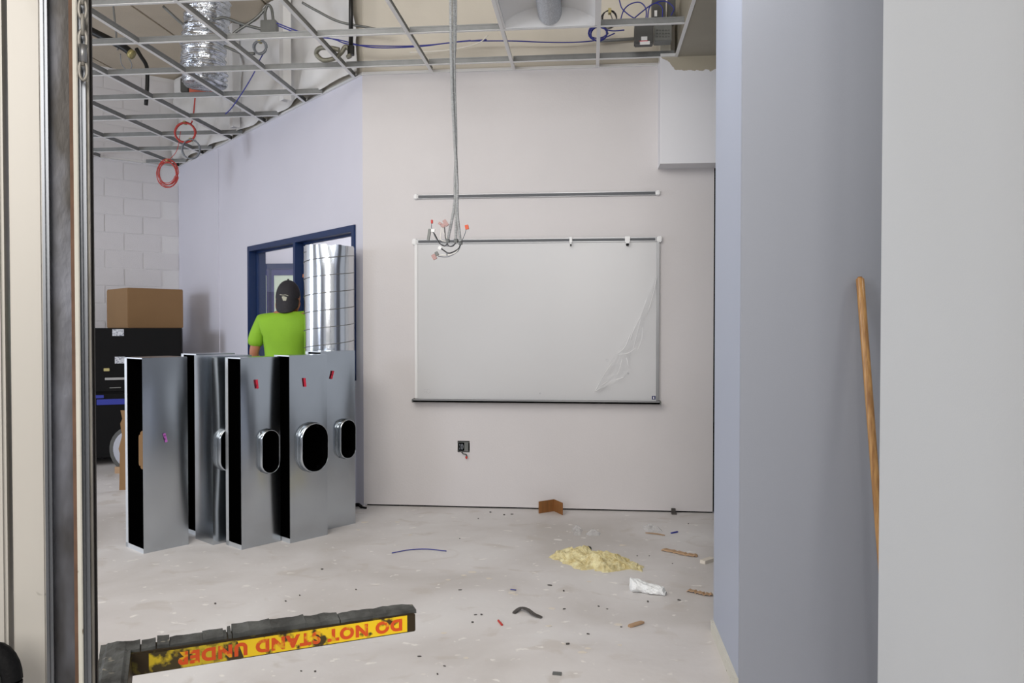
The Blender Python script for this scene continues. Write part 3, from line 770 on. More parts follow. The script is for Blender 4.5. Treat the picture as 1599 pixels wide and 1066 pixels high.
def film(uu, vv):
    k = vv * (len(fl) - 1); i = min(int(k), len(fl) - 2); t = k - i
    ax = fl[i][0][0] * (1 - t) + fl[i + 1][0][0] * t; ay = fl[i][0][1] * (1 - t) + fl[i + 1][0][1] * t
    bx = fl[i][1][0] * (1 - t) + fl[i + 1][1][0] * t; by = fl[i][1][1] * (1 - t) + fl[i + 1][1][1] * t
    p = atY(ax * (1 - uu) + bx * uu, ay * (1 - uu) + by * uu, Yf)
    d = .02 + .035 * noise.noise(Vector((uu * 5 + vv * 2, vv * 9, 3))) + .012 * math.sin(uu * 19 + vv * 11)
    p.y -= max(.0, d); return p


b.sheet(film, 16, 60)
flm = thing('torn_protective_film', atY(1010, 480, Yf), '', '')
build('film', b, 'film', flm, smooth=True)
M['highlight_crease'] = mat('film_highlight', (250, 250, 250), .15, spec=1)  # white lines standing in for the highlights along the film's folds
for cr in ([(1025, 433), (1019, 460), (1011, 488)], [(1010, 464), (1000, 492), (990, 512), (984, 528)], [(1000, 497), (992, 528), (988, 545)], [(1003, 510), (1001, 530), (994, 548)], [(984, 520), (976, 540), (964, 552)], [(966, 553), (980, 551), (992, 543)], [(956, 565), (944, 582), (935, 598), (929, 610)], [(971, 560), (967, 575), (963, 585)], [(978, 558), (981, 572)], [(940, 600), (950, 593)], [(962, 592), (974, 588)], [(930, 610), (940, 603)]):
    bb = MB(); bb.tube(bez([atY(x, y, Yf) - Vector((0, .035, 0)) for x, y in cr], 5), [.0005] + [.0016] * ((len(cr) - 1) * 5 - 1) + [.0005], 5); build('highlight_crease', bb, 'highlight_crease', flm, smooth=True)
(tag(flm, 'torn clear protective film peeling off the right of the whiteboard', 'film'))

# electrical box in the wall
c = atY(724, 697, Y)
wbx = thing('wall_electrical_box', c, 'open recessed electrical box in back wall below whiteboard with wires hanging', 'electrical box')
hw, hh = .045, .036
b = MB(); b.mm((c.x - hw, Y - .0012, c.z - hh - .006), (c.x + hw, Y - .0002, c.z + hh + .006)); build('box_shade', b, 'hole', wbx)  # flat black sheet painted as the shade inside the box
b = MB(); b.mm((c.x + .006, Y - .006, c.z - hh), (c.x + .036, Y - .001, c.z + hh)); b.mm((c.x - hw, Y - .005, c.z + hh - .006), (c.x + hw, Y - .001, c.z + hh)); b.mm((c.x - hw, Y - .005, c.z - hh), (c.x + hw, Y - .001, c.z - hh + .004)); b.mm((c.x - hw, Y - .005, c.z - hh), (c.x - hw + .005, Y - .001, c.z + hh)); build('bracket', b, 'grey_metal', wbx)
for a in (-.03, -.018, -.008):
    b = MB(); b.tube(bez([c + Vector((a, -.004, .02)), c + Vector((a + .006, -.012, 0)), c + Vector((a, -.008, -.02))], 5), .003, 5); build('wire', b, 'grey_wire', wbx)
b = MB(); b.tube(bez([c + Vector((-.018, -.006, -.035)), c + Vector((0, -.02, -.05)), c + Vector((.02, -.02, -.055)), c + Vector((.028, -.015, -.075))], 6), .005, 6); build('wire', b, 'grey_metal', wbx)
b = MB(); b.ball(c + Vector((.024, -.02, -.078)), (.009, .009, .01)); build('wire_nut', b, 'red_wire', wbx)

# ================================================================== RECTANGULAR DUCT BOXES
H0 = 1.155


def duct(N, ang, width, depth, H, collar, label, tags=(), tilt=(0, 0), openside='left', csz=(.115, .25), cpos=.5, lift=0.0, dent=.0):
    """N: near ground corner in camera-plan coords; panel runs from N along ang (depth), open face runs to the left by width"""
    p = cw(*N); root = thing('duct_box', p, label, 'duct', 'galvanised duct boxes standing on the floor')
    root.rotation_euler = (tilt[0], tilt[1], ang + YAW)
    # local: +x along the panel, +y across the open face (away to the left), z up
    T = .002; fl_ = .032
    seed = N[0] * 10

    def pan(y, bow, mi=0, hole=None, x0_=0, x1_=depth):
        mb = MB(); nu, nv = 24, 48
        def Pp(uu, vv):
            x = x0_ + uu * (x1_ - x0_); z = vv * H
            e = min(uu, 1 - uu) * 2; g = min(vv, 1 - vv) * 2
            q = bow * (math.sin(PI * uu) * math.sin(PI * vv) + .5 * noise.noise(Vector((uu * 1.3 + seed, vv * 2.5, seed))) * min(1, e * 3) * min(1, g * 3))
            return Vector((x, y + q, z))
        mb.sheet(Pp, nu, nv)
        if hole:
            keep = []
            cxh, czh, rx, rz_ = hole
            for f in mb.f:
                cc = sum((mb.v[i] for i in f), Vector()) / 4
                dx = abs(cc.x - cxh); dz = max(0, abs(cc.z - czh) - (rz_ - rx))
                if dx * dx + dz * dz > (rx * .93) ** 2: keep.append(f)
            mb.f = keep; mb.m = [0] * len(keep)
        return mb
    cxh = depth * cpos; czh = H * .5; rx, rz_ = csz[0] / 2, csz[1] / 2
    hf = (cxh, czh, rx, rz_)
    build('front_panel', pan(0, -.006 - dent, hole=hf if collar == 'front' else None), 'galv', root, local=True, smooth=True)
    build('rear_panel', pan(width, .004, hole=hf if collar == 'rear' else None), 'galv', root, local=True, smooth=True)
    # inner sheets painted black for the shade inside the box
    b = MB()
    b.mm((0, 0, 0), (depth, width, T)); build('bottom_plate', b, 'galv', root, local=True)
    b = MB(); b.mm((0, 0, H - T), (depth, width, H)); build('top_plate', b, 'galv', root, local=True)
    xo = depth if openside == 'left' else 0
    b = MB(); b.sheet(lambda a, v: Vector((xo + (.004 if xo else -.004) * math.sin(PI * a) * math.sin(PI * v), a * width, v * H)), 12, 24); build('back_panel', b, 'galv', root, local=True, smooth=True)
    xi = 0 if openside == 'left' else depth
    b = MB(); s = 1 if xi == 0 else -1
    b.mm((xi - .001, width - fl_, 0), (xi + .001, width, H)); b.mm((xi - .001, 0, 0), (xi + .001, width, .028)); b.mm((xi - .001, 0, H - .007), (xi + .001, width, H)); build('flange', b, 'galv_soft', root, local=True)
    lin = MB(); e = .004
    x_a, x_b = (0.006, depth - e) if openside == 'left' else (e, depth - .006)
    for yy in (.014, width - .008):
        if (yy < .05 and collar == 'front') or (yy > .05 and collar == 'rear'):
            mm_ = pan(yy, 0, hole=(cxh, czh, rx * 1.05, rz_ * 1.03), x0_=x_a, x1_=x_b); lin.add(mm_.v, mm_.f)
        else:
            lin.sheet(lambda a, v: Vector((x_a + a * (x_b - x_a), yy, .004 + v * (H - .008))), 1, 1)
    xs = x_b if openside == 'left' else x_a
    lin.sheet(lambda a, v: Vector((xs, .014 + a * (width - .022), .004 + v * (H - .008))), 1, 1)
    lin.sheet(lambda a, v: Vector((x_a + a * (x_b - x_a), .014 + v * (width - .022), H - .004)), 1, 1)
    build('void_shade', lin, 'hole', root, local=True)
    if collar:
        sgn = -1 if collar == 'front' else 1; y_ = 0 if collar == 'front' else width
        prof = [(rx, y_ - sgn * .004), (rx + .002, y_ + sgn * .010), (rx - .003, y_ + sgn * .018), (rx + .004, y_ + sgn * .024), (rx - .002, y_ + sgn * .032), (rx - .001, y_ + sgn * .052), (rx - .005, y_ + sgn * .052), (rx - .005, y_ - sgn * .004)]
        nn = 40; mb = MB(); ring = []
        for (r, yy) in prof:
            for j in range(nn):
                a = 2 * PI * j / nn; st = rz_ - rx
                mb.v.append(Vector((cxh + r * math.cos(a), yy, czh + r * math.sin(a) + (st if math.sin(a) > 1e-6 else -st if math.sin(a) < -1e-6 else (st if j == 0 else -st)))))
        for i in range(len(prof) - 1):
            for j in range(nn): mb.f.append((i * nn + j, i * nn + (j + 1) % nn, (i + 1) * nn + (j + 1) % nn, (i + 1) * nn + j)); mb.m.append(1 if i >= 6 else 0)
        build('oval_collar', mb, ['galv', 'hole'], root, local=True, smooth=True)  # collar's inner face is black too, as painted shade
    for (tx, tz, tc_, ta) in tags:
        b = MB(); b.box((0, 0, 0), (.015, .001, .056), R=Matrix.Rotation(ta, 3, 'Y')); b.v = [v + Vector((tx, -.012 - dent, tz)) for v in b.v]
        build('tape_tag', b, tc_, root, local=True)
    return root


A_ = math.radians(48.5)
duct((-2.191, 4.70), A_, .243, .276, 1.165, 'rear', 'leftmost duct box, smooth wide front with a purple tag', tags=[(.13, .68, 'purple_tag', -.25)], tilt=(0, 0), csz=(.13, .28))
duct((-1.849, 4.89), A_, .225, .27, 1.17, 'front', 'duct box with solid narrow side, wedged between the leftmost and middle duct boxes', openside='right', cpos=.34, csz=(.14, .27))
duct((-2.03, 5.10), A_, .2, .27, 1.175, None, 'rearmost duct box, only a dark slit seen right of the leftmost box')
duct((-1.637, 4.783), A_, .18, .269, 1.163, 'front', 'middle duct box with wide dark opening and narrow oval collar', tags=[(.10, 1.0, 'red_tag', -.12)], csz=(.125, .27), cpos=.64, dent=.006)
duct((-1.383, 4.927), A_, .17, .279, 1.172, 'front', 'duct box with the largest oval collar, second from right', tags=[(.105, 1.0, 'red_tag', -.12)], csz=(.20, .31), cpos=.55)
duct((-1.262, 5.228), A_, .17, .28, 1.188, 'front', 'rightmost duct box nearest the back wall', tags=[(.085, 1.03, 'red_tag', .3)], csz=(.13, .265), cpos=.66)

# round spiral duct
RC = cw(-1.345, 5.85); r0 = .1815; Hs = 1.35 + (510 - 381) / F * 5.67
sp = thing('round_spiral_duct', RC, 'tall round galvanised spiral duct standing behind the duct boxes', 'duct')
mb = MB(); n = 64; nz_ = 60
for i in range(nz_ + 1):
    z = Hs * i / nz_
    for j in range(n):
        a = 2 * PI * j / n; r = r0
        if i == nz_:
            z2 = Hs - .012 * max(0, noise.noise(Vector((math.cos(a) * 3, math.sin(a) * 3, 5)))) * 2
        else: z2 = z
        if z > Hs - .16: r -= .012 * max(0, math.cos(a - (-1.15))) ** 12 * (z - Hs + .16) / .16
        r += .0012 * noise.noise(Vector((math.cos(a) * 4, math.sin(a) * 4, z * .7)))
        mb.v.append(RC + Vector((r * math.cos(a), r * math.sin(a), z2)))
for i in range(nz_):
    for j in range(n): mb.f.append((i * n + j, i * n + (j + 1) % n, (i + 1) * n + (j + 1) % n, (i + 1) * n + j)); mb.m.append(0)
M['galv_round'] = mat('bright_spiral_galvanised', (214, 218, 224), .17, 1, var=.06, scale=3, bump=.03, bscale=3)
dtb = build('tube', mb, 'galv_round', sp, smooth=True)
mb = MB(); pts = []; pitch = .124; N_ = int(Hs / pitch * 48)
for k in range(N_ + 1):
    a = 2 * PI * k / 48; pts.append(RC + Vector(((r0 + .001) * math.cos(a), (r0 + .001) * math.sin(a), min(Hs - .05, pitch * k / 48 + .01))))
mb.tube(pts, .0028, 5); build('spiral_seam', mb, 'grey_metal', sp, smooth=True)

# ================================================================== BLACK CABINET, BOX ON IT, ODDS BEHIND
bx = atZ(283, 720, 0)
ca = wb.rotation_euler.z - PI     # local +x to the right along the block wall, -y to the camera
cb_loc = cw((283 - 799.5) / F * 7.95, 7.95)
cab = thing('black_storage_cabinet', cb_loc, 'tall black storage cabinet standing against the block wall', 'cabinet', rz=YAW + .38)
# local: x from -1.3..0, y 0..0.55
Hc = 1.35 - 2 / F * 7.95
b = MB(); b.mm((-1.35, 0, .08), (0, .85, .70)); b.mm((-1.35, .02, .70), (0, .85, .72)); build('lower_body', b, 'black', cab, local=True, bevel=.006)
b = MB(); b.mm((-1.35, 0.0, .72), (0, .85, Hc)); build('upper_body', b, 'black', cab, local=True, bevel=.006)
for xx in (-1.25, -.1):
    for yy in (.07, .78):
        b = MB(); b.tube([Vector((xx - .02, yy, .04)), Vector((xx + .02, yy, .04))], .04, 12); b.mm((xx - .03, yy - .03, .06), (xx + .03, yy + .03, .085)); build('caster', b, 'dark_grey', cab, local=True)
def cl(px, py): # local x,z on the cabinet front
    d = ray(px, py); t = 7.95 * (1.0) ; p = CAM + d * 7.95; q = cab_m @ p; k = q.y
    p0 = cab_m @ CAM; dd = (cab_m.to_3x3() @ d); s = -p0.y / dd.y; h = p0 + dd * s; return h.x, h.z
cab_m = (Matrix.Translation(cab.location) @ Matrix.Rotation(cab.rotation_euler.z, 4, 'Z')).inverted()
for (px, py, ww, hh_, mm__, nm) in ((184.5, 519, .1, .066, 'label', 'paper_label'), (187.5, 562, .09, .066, 'label', 'paper_label'), (166.5, 577, .05, .028, 'brass', 'latch'), (181, 591, .19, .022, 'alu', 'handle'), (178, 627, .30, .055, 'blue', 'blue_band'), (156, 619, .07, .03, 'blue', 'blue_band'), (180, 605, .1, .01, 'grey_metal', 'latch')):
    x_, z_ = cl(px, py); b = MB(); b.mm((x_ - ww / 2, -.012, z_ - hh_ / 2), (x_ + ww / 2, -.0, z_ + hh_ / 2)); build(nm, b, mm__, cab, local=True, bevel=.002 if nm != 'paper_label' else 0)
# cardboard box
cbx = thing('cardboard_box', (0, 0, 0), 'large closed brown cardboard box on top of the black cabinet', 'box')
pL, pM_, pR = cw((167 - 799.5) / F * 8.25, 8.25), cw((200 - 799.5) / F * 8.0, 8.0), cw((286.5 - 799.5) / F * 8.28, 8.28)
# rectangular footprint: near corner M, right edge towards R, left edge towards L
w1, d1 = .558, .615; e1 = cw(.7071, .7071)
cbx.location = Vector((pM_.x, pM_.y, Hc)); hb = 62 / F * 8.05
cbx.rotation_euler = (0, 0, math.atan2(e1.y, e1.x))
b = MB(); b.mm((0, 0, 0), (w1, d1, hb)); build('carton', b, 'card', cbx, local=True, bevel=.006)
b = MB(); b.mm((.005, .005, hb), (w1 / 2 - .003, d1 - .005, hb + .004)); build('flap', b, 'card', cbx, local=True)
b = MB(); b.mm((w1 / 2 + .003, .005, hb), (w1 - .005, d1 - .005, hb + .004)); build('flap', b, 'card', cbx, local=True)
b = MB(); b.mm((w1 / 2 - .03, .01, hb + .004), (w1 / 2 + .03, d1 - .01, hb + .0046)); build('tape', b, 'card_tape', cbx, local=True)
# white round tub and standing cardboard piece
c = cw((203 - 799.5) / F * 7.3, 7.3)
tb = thing('white_round_drum', c, 'white round drum lying behind the leftmost duct box', 'drum')
dv = cw(.12, 1).normalized()
b = MB(); zc_ = .22; P2 = c + Vector((0, 0, zc_)); b.tube([P2, P2 + dv * .015, P2 + dv * .28, P2 + dv * .3], [.19, .2, .2, .19], 28); build('drum_body', b, 'white_tub', tb, smooth=False)
b = MB(); b.tube([P2 - dv * .004, P2 + dv * .03], [.212, .212], 28); build('rim', b, 'dark_grey', tb)
b = MB(); b.tube([P2 - dv * .008, P2 - dv * .002], [.165, .18], 28); build('lid', b, 'white_tub', tb)
b = MB()
for s_ in (-.12, .12):
    q = P2 + dv * .1 + cw(s_, 0); b.box((q.x, q.y, .03), (.06, .22, .06))
build('chock', b, 'wood_scrap', tb)
g = cw((193 - 799.5) / F * 6.55, 6.55); zt1 = 1.35 - (643 - 510) / F * 6.55
ex = cw(1, .15).normalized()
mb = MB(); prof = [(-.075, .32), (-.035, .33), (-.025, 0), (.16, 0), (.18, .25), (.17, zt1), (-.03, zt1 + .0), (-.05, .62), (-.045, .48), (-.09, .34)]
prof = [(-.045, 0), (.16, 0), (.17, zt1), (-.045, zt1 + .01), (-.03, zt1 - .06), (-.045, zt1 - .1), (-.03, zt1 - .2), (-.055, .34), (-.045, .30)]
for dd in (0, .008):
    mb.v += [g + ex * a + Vector((0, 0, z)) + cw(0, dd) + cw(0, z * .05) for a, z in prof]
k = len(prof); mb.f = [tuple(range(k)), tuple(range(k, 2 * k))[::-1]] + [(i, (i + 1) % k, k + (i + 1) % k, k + i) for i in range(k)]; mb.m = [0] * len(mb.f)
tag(build('cardboard_sheet', mb, 'card', origin=g), 'torn upright cardboard sheet standing behind the leftmost duct box', 'cardboard')

# ================================================================== PERSON
PO = cw(-1.755, 6.15)
pr = thing('person', PO, 'person in lime green shirt and backwards black cap, seen from behind at the window', 'person', rz=YAW)


def skin(name, chains, m, parent, sub=2, root=0, extra_mesh=None, mats=None):
    """chains: list of lists of (co, radius); chains share joints by identical coordinates"""
    vs = []; rs = []; idx = {}; es = []
    for ch in chains:
        last = None
        for co, r in ch:
            key = tuple(round(q, 4) for q in co)
            if key not in idx: idx[key] = len(vs); vs.append(co); rs.append(r)
            i = idx[key]
            if last is not None and last != i: es.append((last, i))
            last = i
    me = bpy.data.meshes.new(name); me.from_pydata([Vector(v) for v in vs], es, [])
    o = bpy.data.objects.new(name, me); C.objects.link(o)
    md = o.modifiers.new('s', 'SKIN'); sk = me.skin_vertices[0].data if me.skin_vertices else None
    if sk is None:
        bpy.context.view_layer.objects.active = o; bpy.ops.object.mode_set(mode='EDIT'); bpy.ops.object.mode_set(mode='OBJECT'); sk = me.skin_vertices[0].data
    for i, r in enumerate(rs):
        sk[i].radius = r if isinstance(r, tuple) else (r, r); sk[i].use_root = (i == root)
    md.use_smooth_shade = True
    sb = o.modifiers.new('d', 'SUBSURF'); sb.levels = sub; sb.render_levels = sub
    dg = bpy.context.evaluated_depsgraph_get(); ev = o.evaluated_get(dg); nm = bpy.data.meshes.new_from_object(ev)
    bpy.data.objects.remove(o); bpy.data.meshes.remove(me)
    nm.name = name; nm.materials.clear(); nm.materials.append(M[m]); nm.polygons.foreach_set('use_smooth', [True] * len(nm.polygons))
    o = bpy.data.objects.new(name, nm); C.objects.link(o); o.parent = parent
    return o


# local: x right, y forward (away from the camera), z up
pelvis = (0, 0, .93); waist = (0, .0, 1.06); chest = (0, -.005, 1.26); upper = (0, -.01, 1.385); neck = (.01, 0, 1.47); skull = (.015, .03, 1.56); crown = (.015, .035, 1.63)
shL = (-.175, -.005, 1.40); elL = (-.245, -.02, 1.13); wrL = (-.20, .20, 1.02)
shR = (.175, .0, 1.42); elR = (.26, .17, 1.50); wrR = (.165, .03, 1.70)
hpL = (-.095, 0, .90); knL = (-.11, .02, .49); anL = (-.12, -.03, .09); toL = (-.13, .12, .035)
hpR = (.095, 0, .90); knR = (.11, .03, .49); anR = (.12, .01, .09); toR = (.13, .16, .035)
body = [[(pelvis, (.15, .11)), (waist, (.14, .10)), (chest, (.155, .105)), (upper, (.12, .085)), (neck, .056), (skull, (.074, .088)), (crown, (.062, .078))],
        [(upper, (.12, .085)), (shL, .055), (elL, .038), (wrL, .026)], [(upper, (.12, .085)), (shR, .055), (elR, .04), (wrR, .027)],
        [(pelvis, (.15, .11)), (hpL, .088), (knL, .058), (anL, .04), (toL, .03)], [(pelvis, (.15, .11)), (hpR, .088), (knR, .058), (anR, .04), (toR, .03)]]


def hand(wr, dirv, side, curl, palmn):
    """chains for a palm and five fingers rooted inside the palm"""
    d = Vector(dirv).normalized(); nrm_ = Vector(palmn); nrm_ = (nrm_ - d * nrm_.dot(d)).normalized(); sd = d.cross(nrm_) * side
    W = Vector(wr); k = W + d * .085
    ch = [[(wr, .026), (tuple(W + d * .035), (.028, .02)), (tuple(k), (.034, .016))]]
    for i, ln in enumerate((.072, .08, .074, .058)):
        bs = k + sd * (.026 - .0175 * i) - d * .01; pts = [(tuple(bs), .009)]; cur = bs; dr = d.copy()
        for s_ in (.45, .32, .23):
            cur = cur + dr * ln * s_; pts.append((tuple(cur), .0085 if s_ > .3 else .0072)); dr = (dr + nrm_ * curl).normalized()
        ch.append([(tuple(k), (.034, .016))] + pts)
    bs = W + d * .03 + sd * .024; cur = bs; dr = (d * .7 + sd * .7).normalized(); pts = [(tuple(bs), .012)]
    for s_ in (.035, .028, .022):
        cur = cur + dr * s_; pts.append((tuple(cur), .0095)); dr = (dr + nrm_ * curl * .8 + d * .2).normalized()
    ch.append([(tuple(W + d * .035), (.028, .02))] + pts)
    return ch


bd_ = skin('body', body + hand(wrL, (.25, .9, -.2), 1, .45, (.8, 0, -.3)) + hand(wrR, (.12, -.75, .62), 1, .5, (.85, .3, -.2)), 'skin', pr)
# head shaping: jaw, ears, nose
b = MB(); b.ball((.015, .04, 1.585), (.074, .092, .105), 20); b.ball((.015, .085, 1.52), (.046, .045, .045), 14)
b.ball((.015, .138, 1.568), (.013, .018, .022), 10)
for s_ in (-1, 1):
    b.ball((.015 + s_ * .082, .025, 1.572), (.013, .022, .034), 12); b.ball((.015 + s_ * .030, .122, 1.595), (.014, .01, .009), 10)
build('head', b, 'skin', pr, local=True, smooth=True)
b = MB(); b.ball((.015, .020, 1.575), (.0775, .082, .085), 18); build('hair', b, 'hair', pr, local=True, smooth=True)
b = MB()
for s_ in (-1, 1): b.ball((.015 + s_ * .030, .129, 1.595), (.006, .005, .006), 8)
build('eye', b, 'hair', pr, local=True, smooth=True)
b = MB(); b.ball((.015, .128, 1.532), (.022, .008, .005), 10); build('mouth', b, 'pink', pr, local=True, smooth=True)
# shirt: torso and sleeves as one garment
sh = [[((0, 0, .90), (.172, .122)), (waist, (.162, .118)), (chest, (.182, .125)), ((0, -.01, 1.375), (.135, .1)), ((.005, -.005, 1.44), (.1, .075))],
      [((0, -.01, 1.375), (.135, .1)), ((-.17, -.005, 1.385), .078), ((-.222, -.012, 1.27), .068), ((-.235, -.015, 1.185), .066)],
      [((0, -.01, 1.375), (.135, .1)), ((.17, .0, 1.40), .078), ((.22, .09, 1.45), .07), ((.24, .13, 1.475), .062)]]
skin('shirt', sh, 'shirt', pr)
tr = [[((0, 0, .93), (.165, .118)), ((-.095, 0, .86), .098), (knL, .072), ((-.118, -.025, .12), .06)], [((0, 0, .93), (.165, .118)), ((.095, 0, .86), .098), (knR, .072), ((.118, .01, .12), .06)]]
skin('trousers', tr, 'jeans', pr)
for an, to in ((anL, toL), (anR, toR)):
    b = MB(); a = Vector(an); t = Vector(to)
    b.ball(a + Vector((0, 0, .0)), (.052, .062, .075), 14); b.ball(Vector((t.x, t.y - .01, .045)), (.05, .085, .042), 14); b.ball(Vector((a.x, a.y, .05)), (.045, .06, .046), 12); b.box(Vector(((a.x + t.x) / 2, (a.y + t.y) / 2 - .0, .012)), (.09, .27, .024))
    build('boot', b, 'boot', pr, local=True, smooth=True)
# backwards cap: dome, band, brim towards the camera
cp = None
mb = MB(); cc = Vector((.015, .03, 1.60)); n = 28; m_ = 10
for i in range(m_ + 1):
    a = (PI / 2) * i / m_
    for j in range(n):
        t = 2 * PI * j / n; ca_ = math.cos(a) ** .72; mb.v.append(cc + Vector((.094 * ca_ * math.cos(t), .108 * ca_ * math.sin(t), -.022 * math.cos(a) * 1 + .114 * math.sin(a) - (.02 if math.sin(t) < 0 else 0) * math.cos(a) * abs(math.sin(t)))))
for i in range(m_):
    for j in range(n): mb.f.append((i * n + j, i * n + (j + 1) % n, (i + 1) * n + (j + 1) % n, (i + 1) * n + j)); mb.m.append(0)
capo = build('cap', mb, 'cap', pr, local=True, smooth=True)
mb = MB()
def brim(uu, vv):
    t = PI + .25 + uu * (PI - .5); r = 1 + vv * .28
    p = cc + Vector((.093 * math.cos(t) * (1 - .06 * vv), .107 * math.sin(t) * r, -.038 - vv * .105 + .02 * vv * math.cos((uu - .5) * PI)*0 + (.05 * vv * (abs(uu - .5) * 2) ** 2)))
    return p
mb.sheet(brim, 20, 8); k = len(mb.v); mb.sheet(lambda a, v: brim(a, v) + Vector((0, .004, -.003)), 20, 8)
build('brim', mb, 'cap', capo, local=True, smooth=True)
mb = MB(); lg = [(-.020, .018), (-.006, .022), (.02, .016), (.017, -.002), (.010, -.02), (-.006, -.02), (-.012, -.002)]
def onc(x, z):
    ang_ = x / .094; yy = -.108 * math.cos(ang_) * math.sqrt(max(.1, 1 - (max(0, z + .02) / .118) ** 2)); return cc + Vector((x, yy - .003, z))
k = len(lg); lg = [(x, z - .038) for x, z in lg]; mb.add([onc(x, z - .0) for x, z in lg] + [onc(x, z) + Vector((0, .004, 0)) for x, z in lg], [tuple(range(k)), tuple(range(k, 2 * k))[::-1]] + [(i, (i + 1) % k, k + (i + 1) % k, k + i) for i in range(k)])
mb.tube([onc(-.034, -.004), onc(-.01, -.008), onc(.012, -.006), onc(.03, -.014)], .003, 5)
build('cap_emblem', mb, 'cap_logo', capo, local=True)
mb = MB(); mb.ball(cc + Vector((0, 0, .118 - .001)), (.009, .009, .005), 8); build('cap_button', mb, 'cap', capo, local=True)

# ================================================================== WOODEN POLE
tp = atY(1343, 436, YR - .034); bt = Vector((tp.x + .12, YR - .20, .0)); q = atY(1372, 815, YR - .14)
dirp = (q - tp); k = (0.0 - tp.z) / dirp.z; bt = tp + dirp * k
if bt.y < YR - .5: bt.y = YR - .4
pl = thing('wooden_pole', bt, 'varnished wooden broom pole leaning against the grey recess wall', 'pole')
d_ = (tp - bt); N_ = 12
b = MB(); b.tube([bt + d_ * (i / N_) for i in range(N_ + 1)] + [tp + d_.normalized() * .006], [.0125 + .0015 * i / N_ for i in range(N_ + 1)] + [.009], 16); build('shaft', b, 'wood', pl, smooth=True)
b = MB(); b.tube([tp + d_.normalized() * .004, tp + d_.normalized() * .009], [.0088, .007], 12); build('end_grain', b, 'card_dark', pl)

# ================================================================== MATERIAL LIFT (mast at the left, fork below)
# local frame of the lift: b along the cross bar, a away from the camera
lf = thing('material_lift', cw(-.70, 1.1), 'worn material lift with cream and aluminium mast at the left edge and yellow fork', 'lift')
Dm = 1.0
top, bot = 2.6, 0.0


zr = 2.0
G1 = CAM + ray(649, 985.5) * (zr); zb = G1.z
G0 = atZ(217, 1054, zb)
fb = (G1 - G0); fl_len = fb.length; fb.normalize(); fa = Vector((-fb.y, fb.x, 0))
MO = cw((75 - 799.5) / F, 1.0)


def mpt(px, y):  # plan point of the mast: photo column px at mid height, y behind the mast face plane
    d = ray(px, 533); d = Vector((d.x, d.y, 0)); n_ = fa; return d * ((MO.dot(n_) + y) / d.dot(n_))


def strip(name, pxl, pxr, y0_, y1_, m, z0=.12, z1=2.6, bev=.002):
    mb = MB(); a = mpt(pxl, y0_); c_ = mpt(pxr, y0_); dp = fa * (y1_ - y0_)
    vs = []
    for z in (z0, z1): vs += [p + Vector((0, 0, z)) for p in (a, c_, c_ + dp, a + dp)]
    mb.add(vs, [(0, 3, 2, 1), (4, 5, 6, 7), (0, 1, 5, 4), (1, 2, 6, 5), (2, 3, 7, 6), (3, 0, 4, 7)])
    return build(name, mb, m, lf, bevel=bev)


strip('outer_rail', -60, 7, .0, .06, 'mast_cream', bev=.004)
strip('rail_gap_shade', 4, 20, .055, .075, 'mast_dark', bev=0)  # dark strip painted as the shade between the rails
strip('mast_face', 16.5, 68, 0, .05, 'mast_cream', bev=.002)
strip('round_edge', 67, 78, -.006, .04, 'mast_alu', bev=.0042)
strip('inner_channel', 77, 118, .014, .05, 'mast_blotch', bev=.001)
strip('rusty_edge', 112, 118, .008, .05, 'rust', bev=0)
strip('cream_edge_strip', 117.5, 125, .0, .05, 'cream', bev=.001)
strip('inner_rail', 124, 137, .006, .05, 'mast_alu', bev=.005)
strip('inner_rail', 134, 142, .012, .05, 'mast_dull', bev=.003)
strip('rear_rail', 139, 147, .03, .05, 'mast_dark', bev=.002)
# chain at the upper right of the mast
for i in range(6):
    c = mpt(134, -.002) + Vector((0, 0, 1.35 + (533 - (-20 + i * 24)) / F * .99 - .02))
    mb = MB(); pts = []
    for k in range(17):
        a = 2 * PI * k / 16; X_ = .0045 * math.cos(a); Z_ = .0125 * math.sin(a)
        pts.append(c + (fb * X_ if i % 2 else fa * X_) + Vector((0, 0, Z_)))
    mb.tube(pts, .0022, 6, cap=False); build('chain_link', mb, 'mast_dull', lf, smooth=True)
c = mpt(134, -.004) + Vector((0, 0, 1.35 + (533 - 74) / F * .99 - .02)); b = MB(); b.tube([c + Vector((0, 0, .011)), c - Vector((0, 0, .011))], .0045, 10); build('chain_pin', b, 'alu', lf, smooth=True)
# base
b = MB(); o = cw(-.70, 1.05); b.box(o + Vector((0, 0, .07)), (.3, .14, .14), YAW); build('mast_foot', b, 'mast_dull', lf, bevel=.01)
for s_ in (-.2, .12):
    b = MB(); o = cw(-.70 + s_, 1.12); b.tube([o + cw(-.02, 0, .05), o + cw(.02, 0, .05)], .05, 16); build('wheel', b, 'black', lf)
    b = MB(); b.bar(cw(-.70 + s_ * .5, 1.08, .09), cw(-.70 + s_, 1.12, .09), .04, .04); build('axle_bar', b, 'mast_dull', lf)
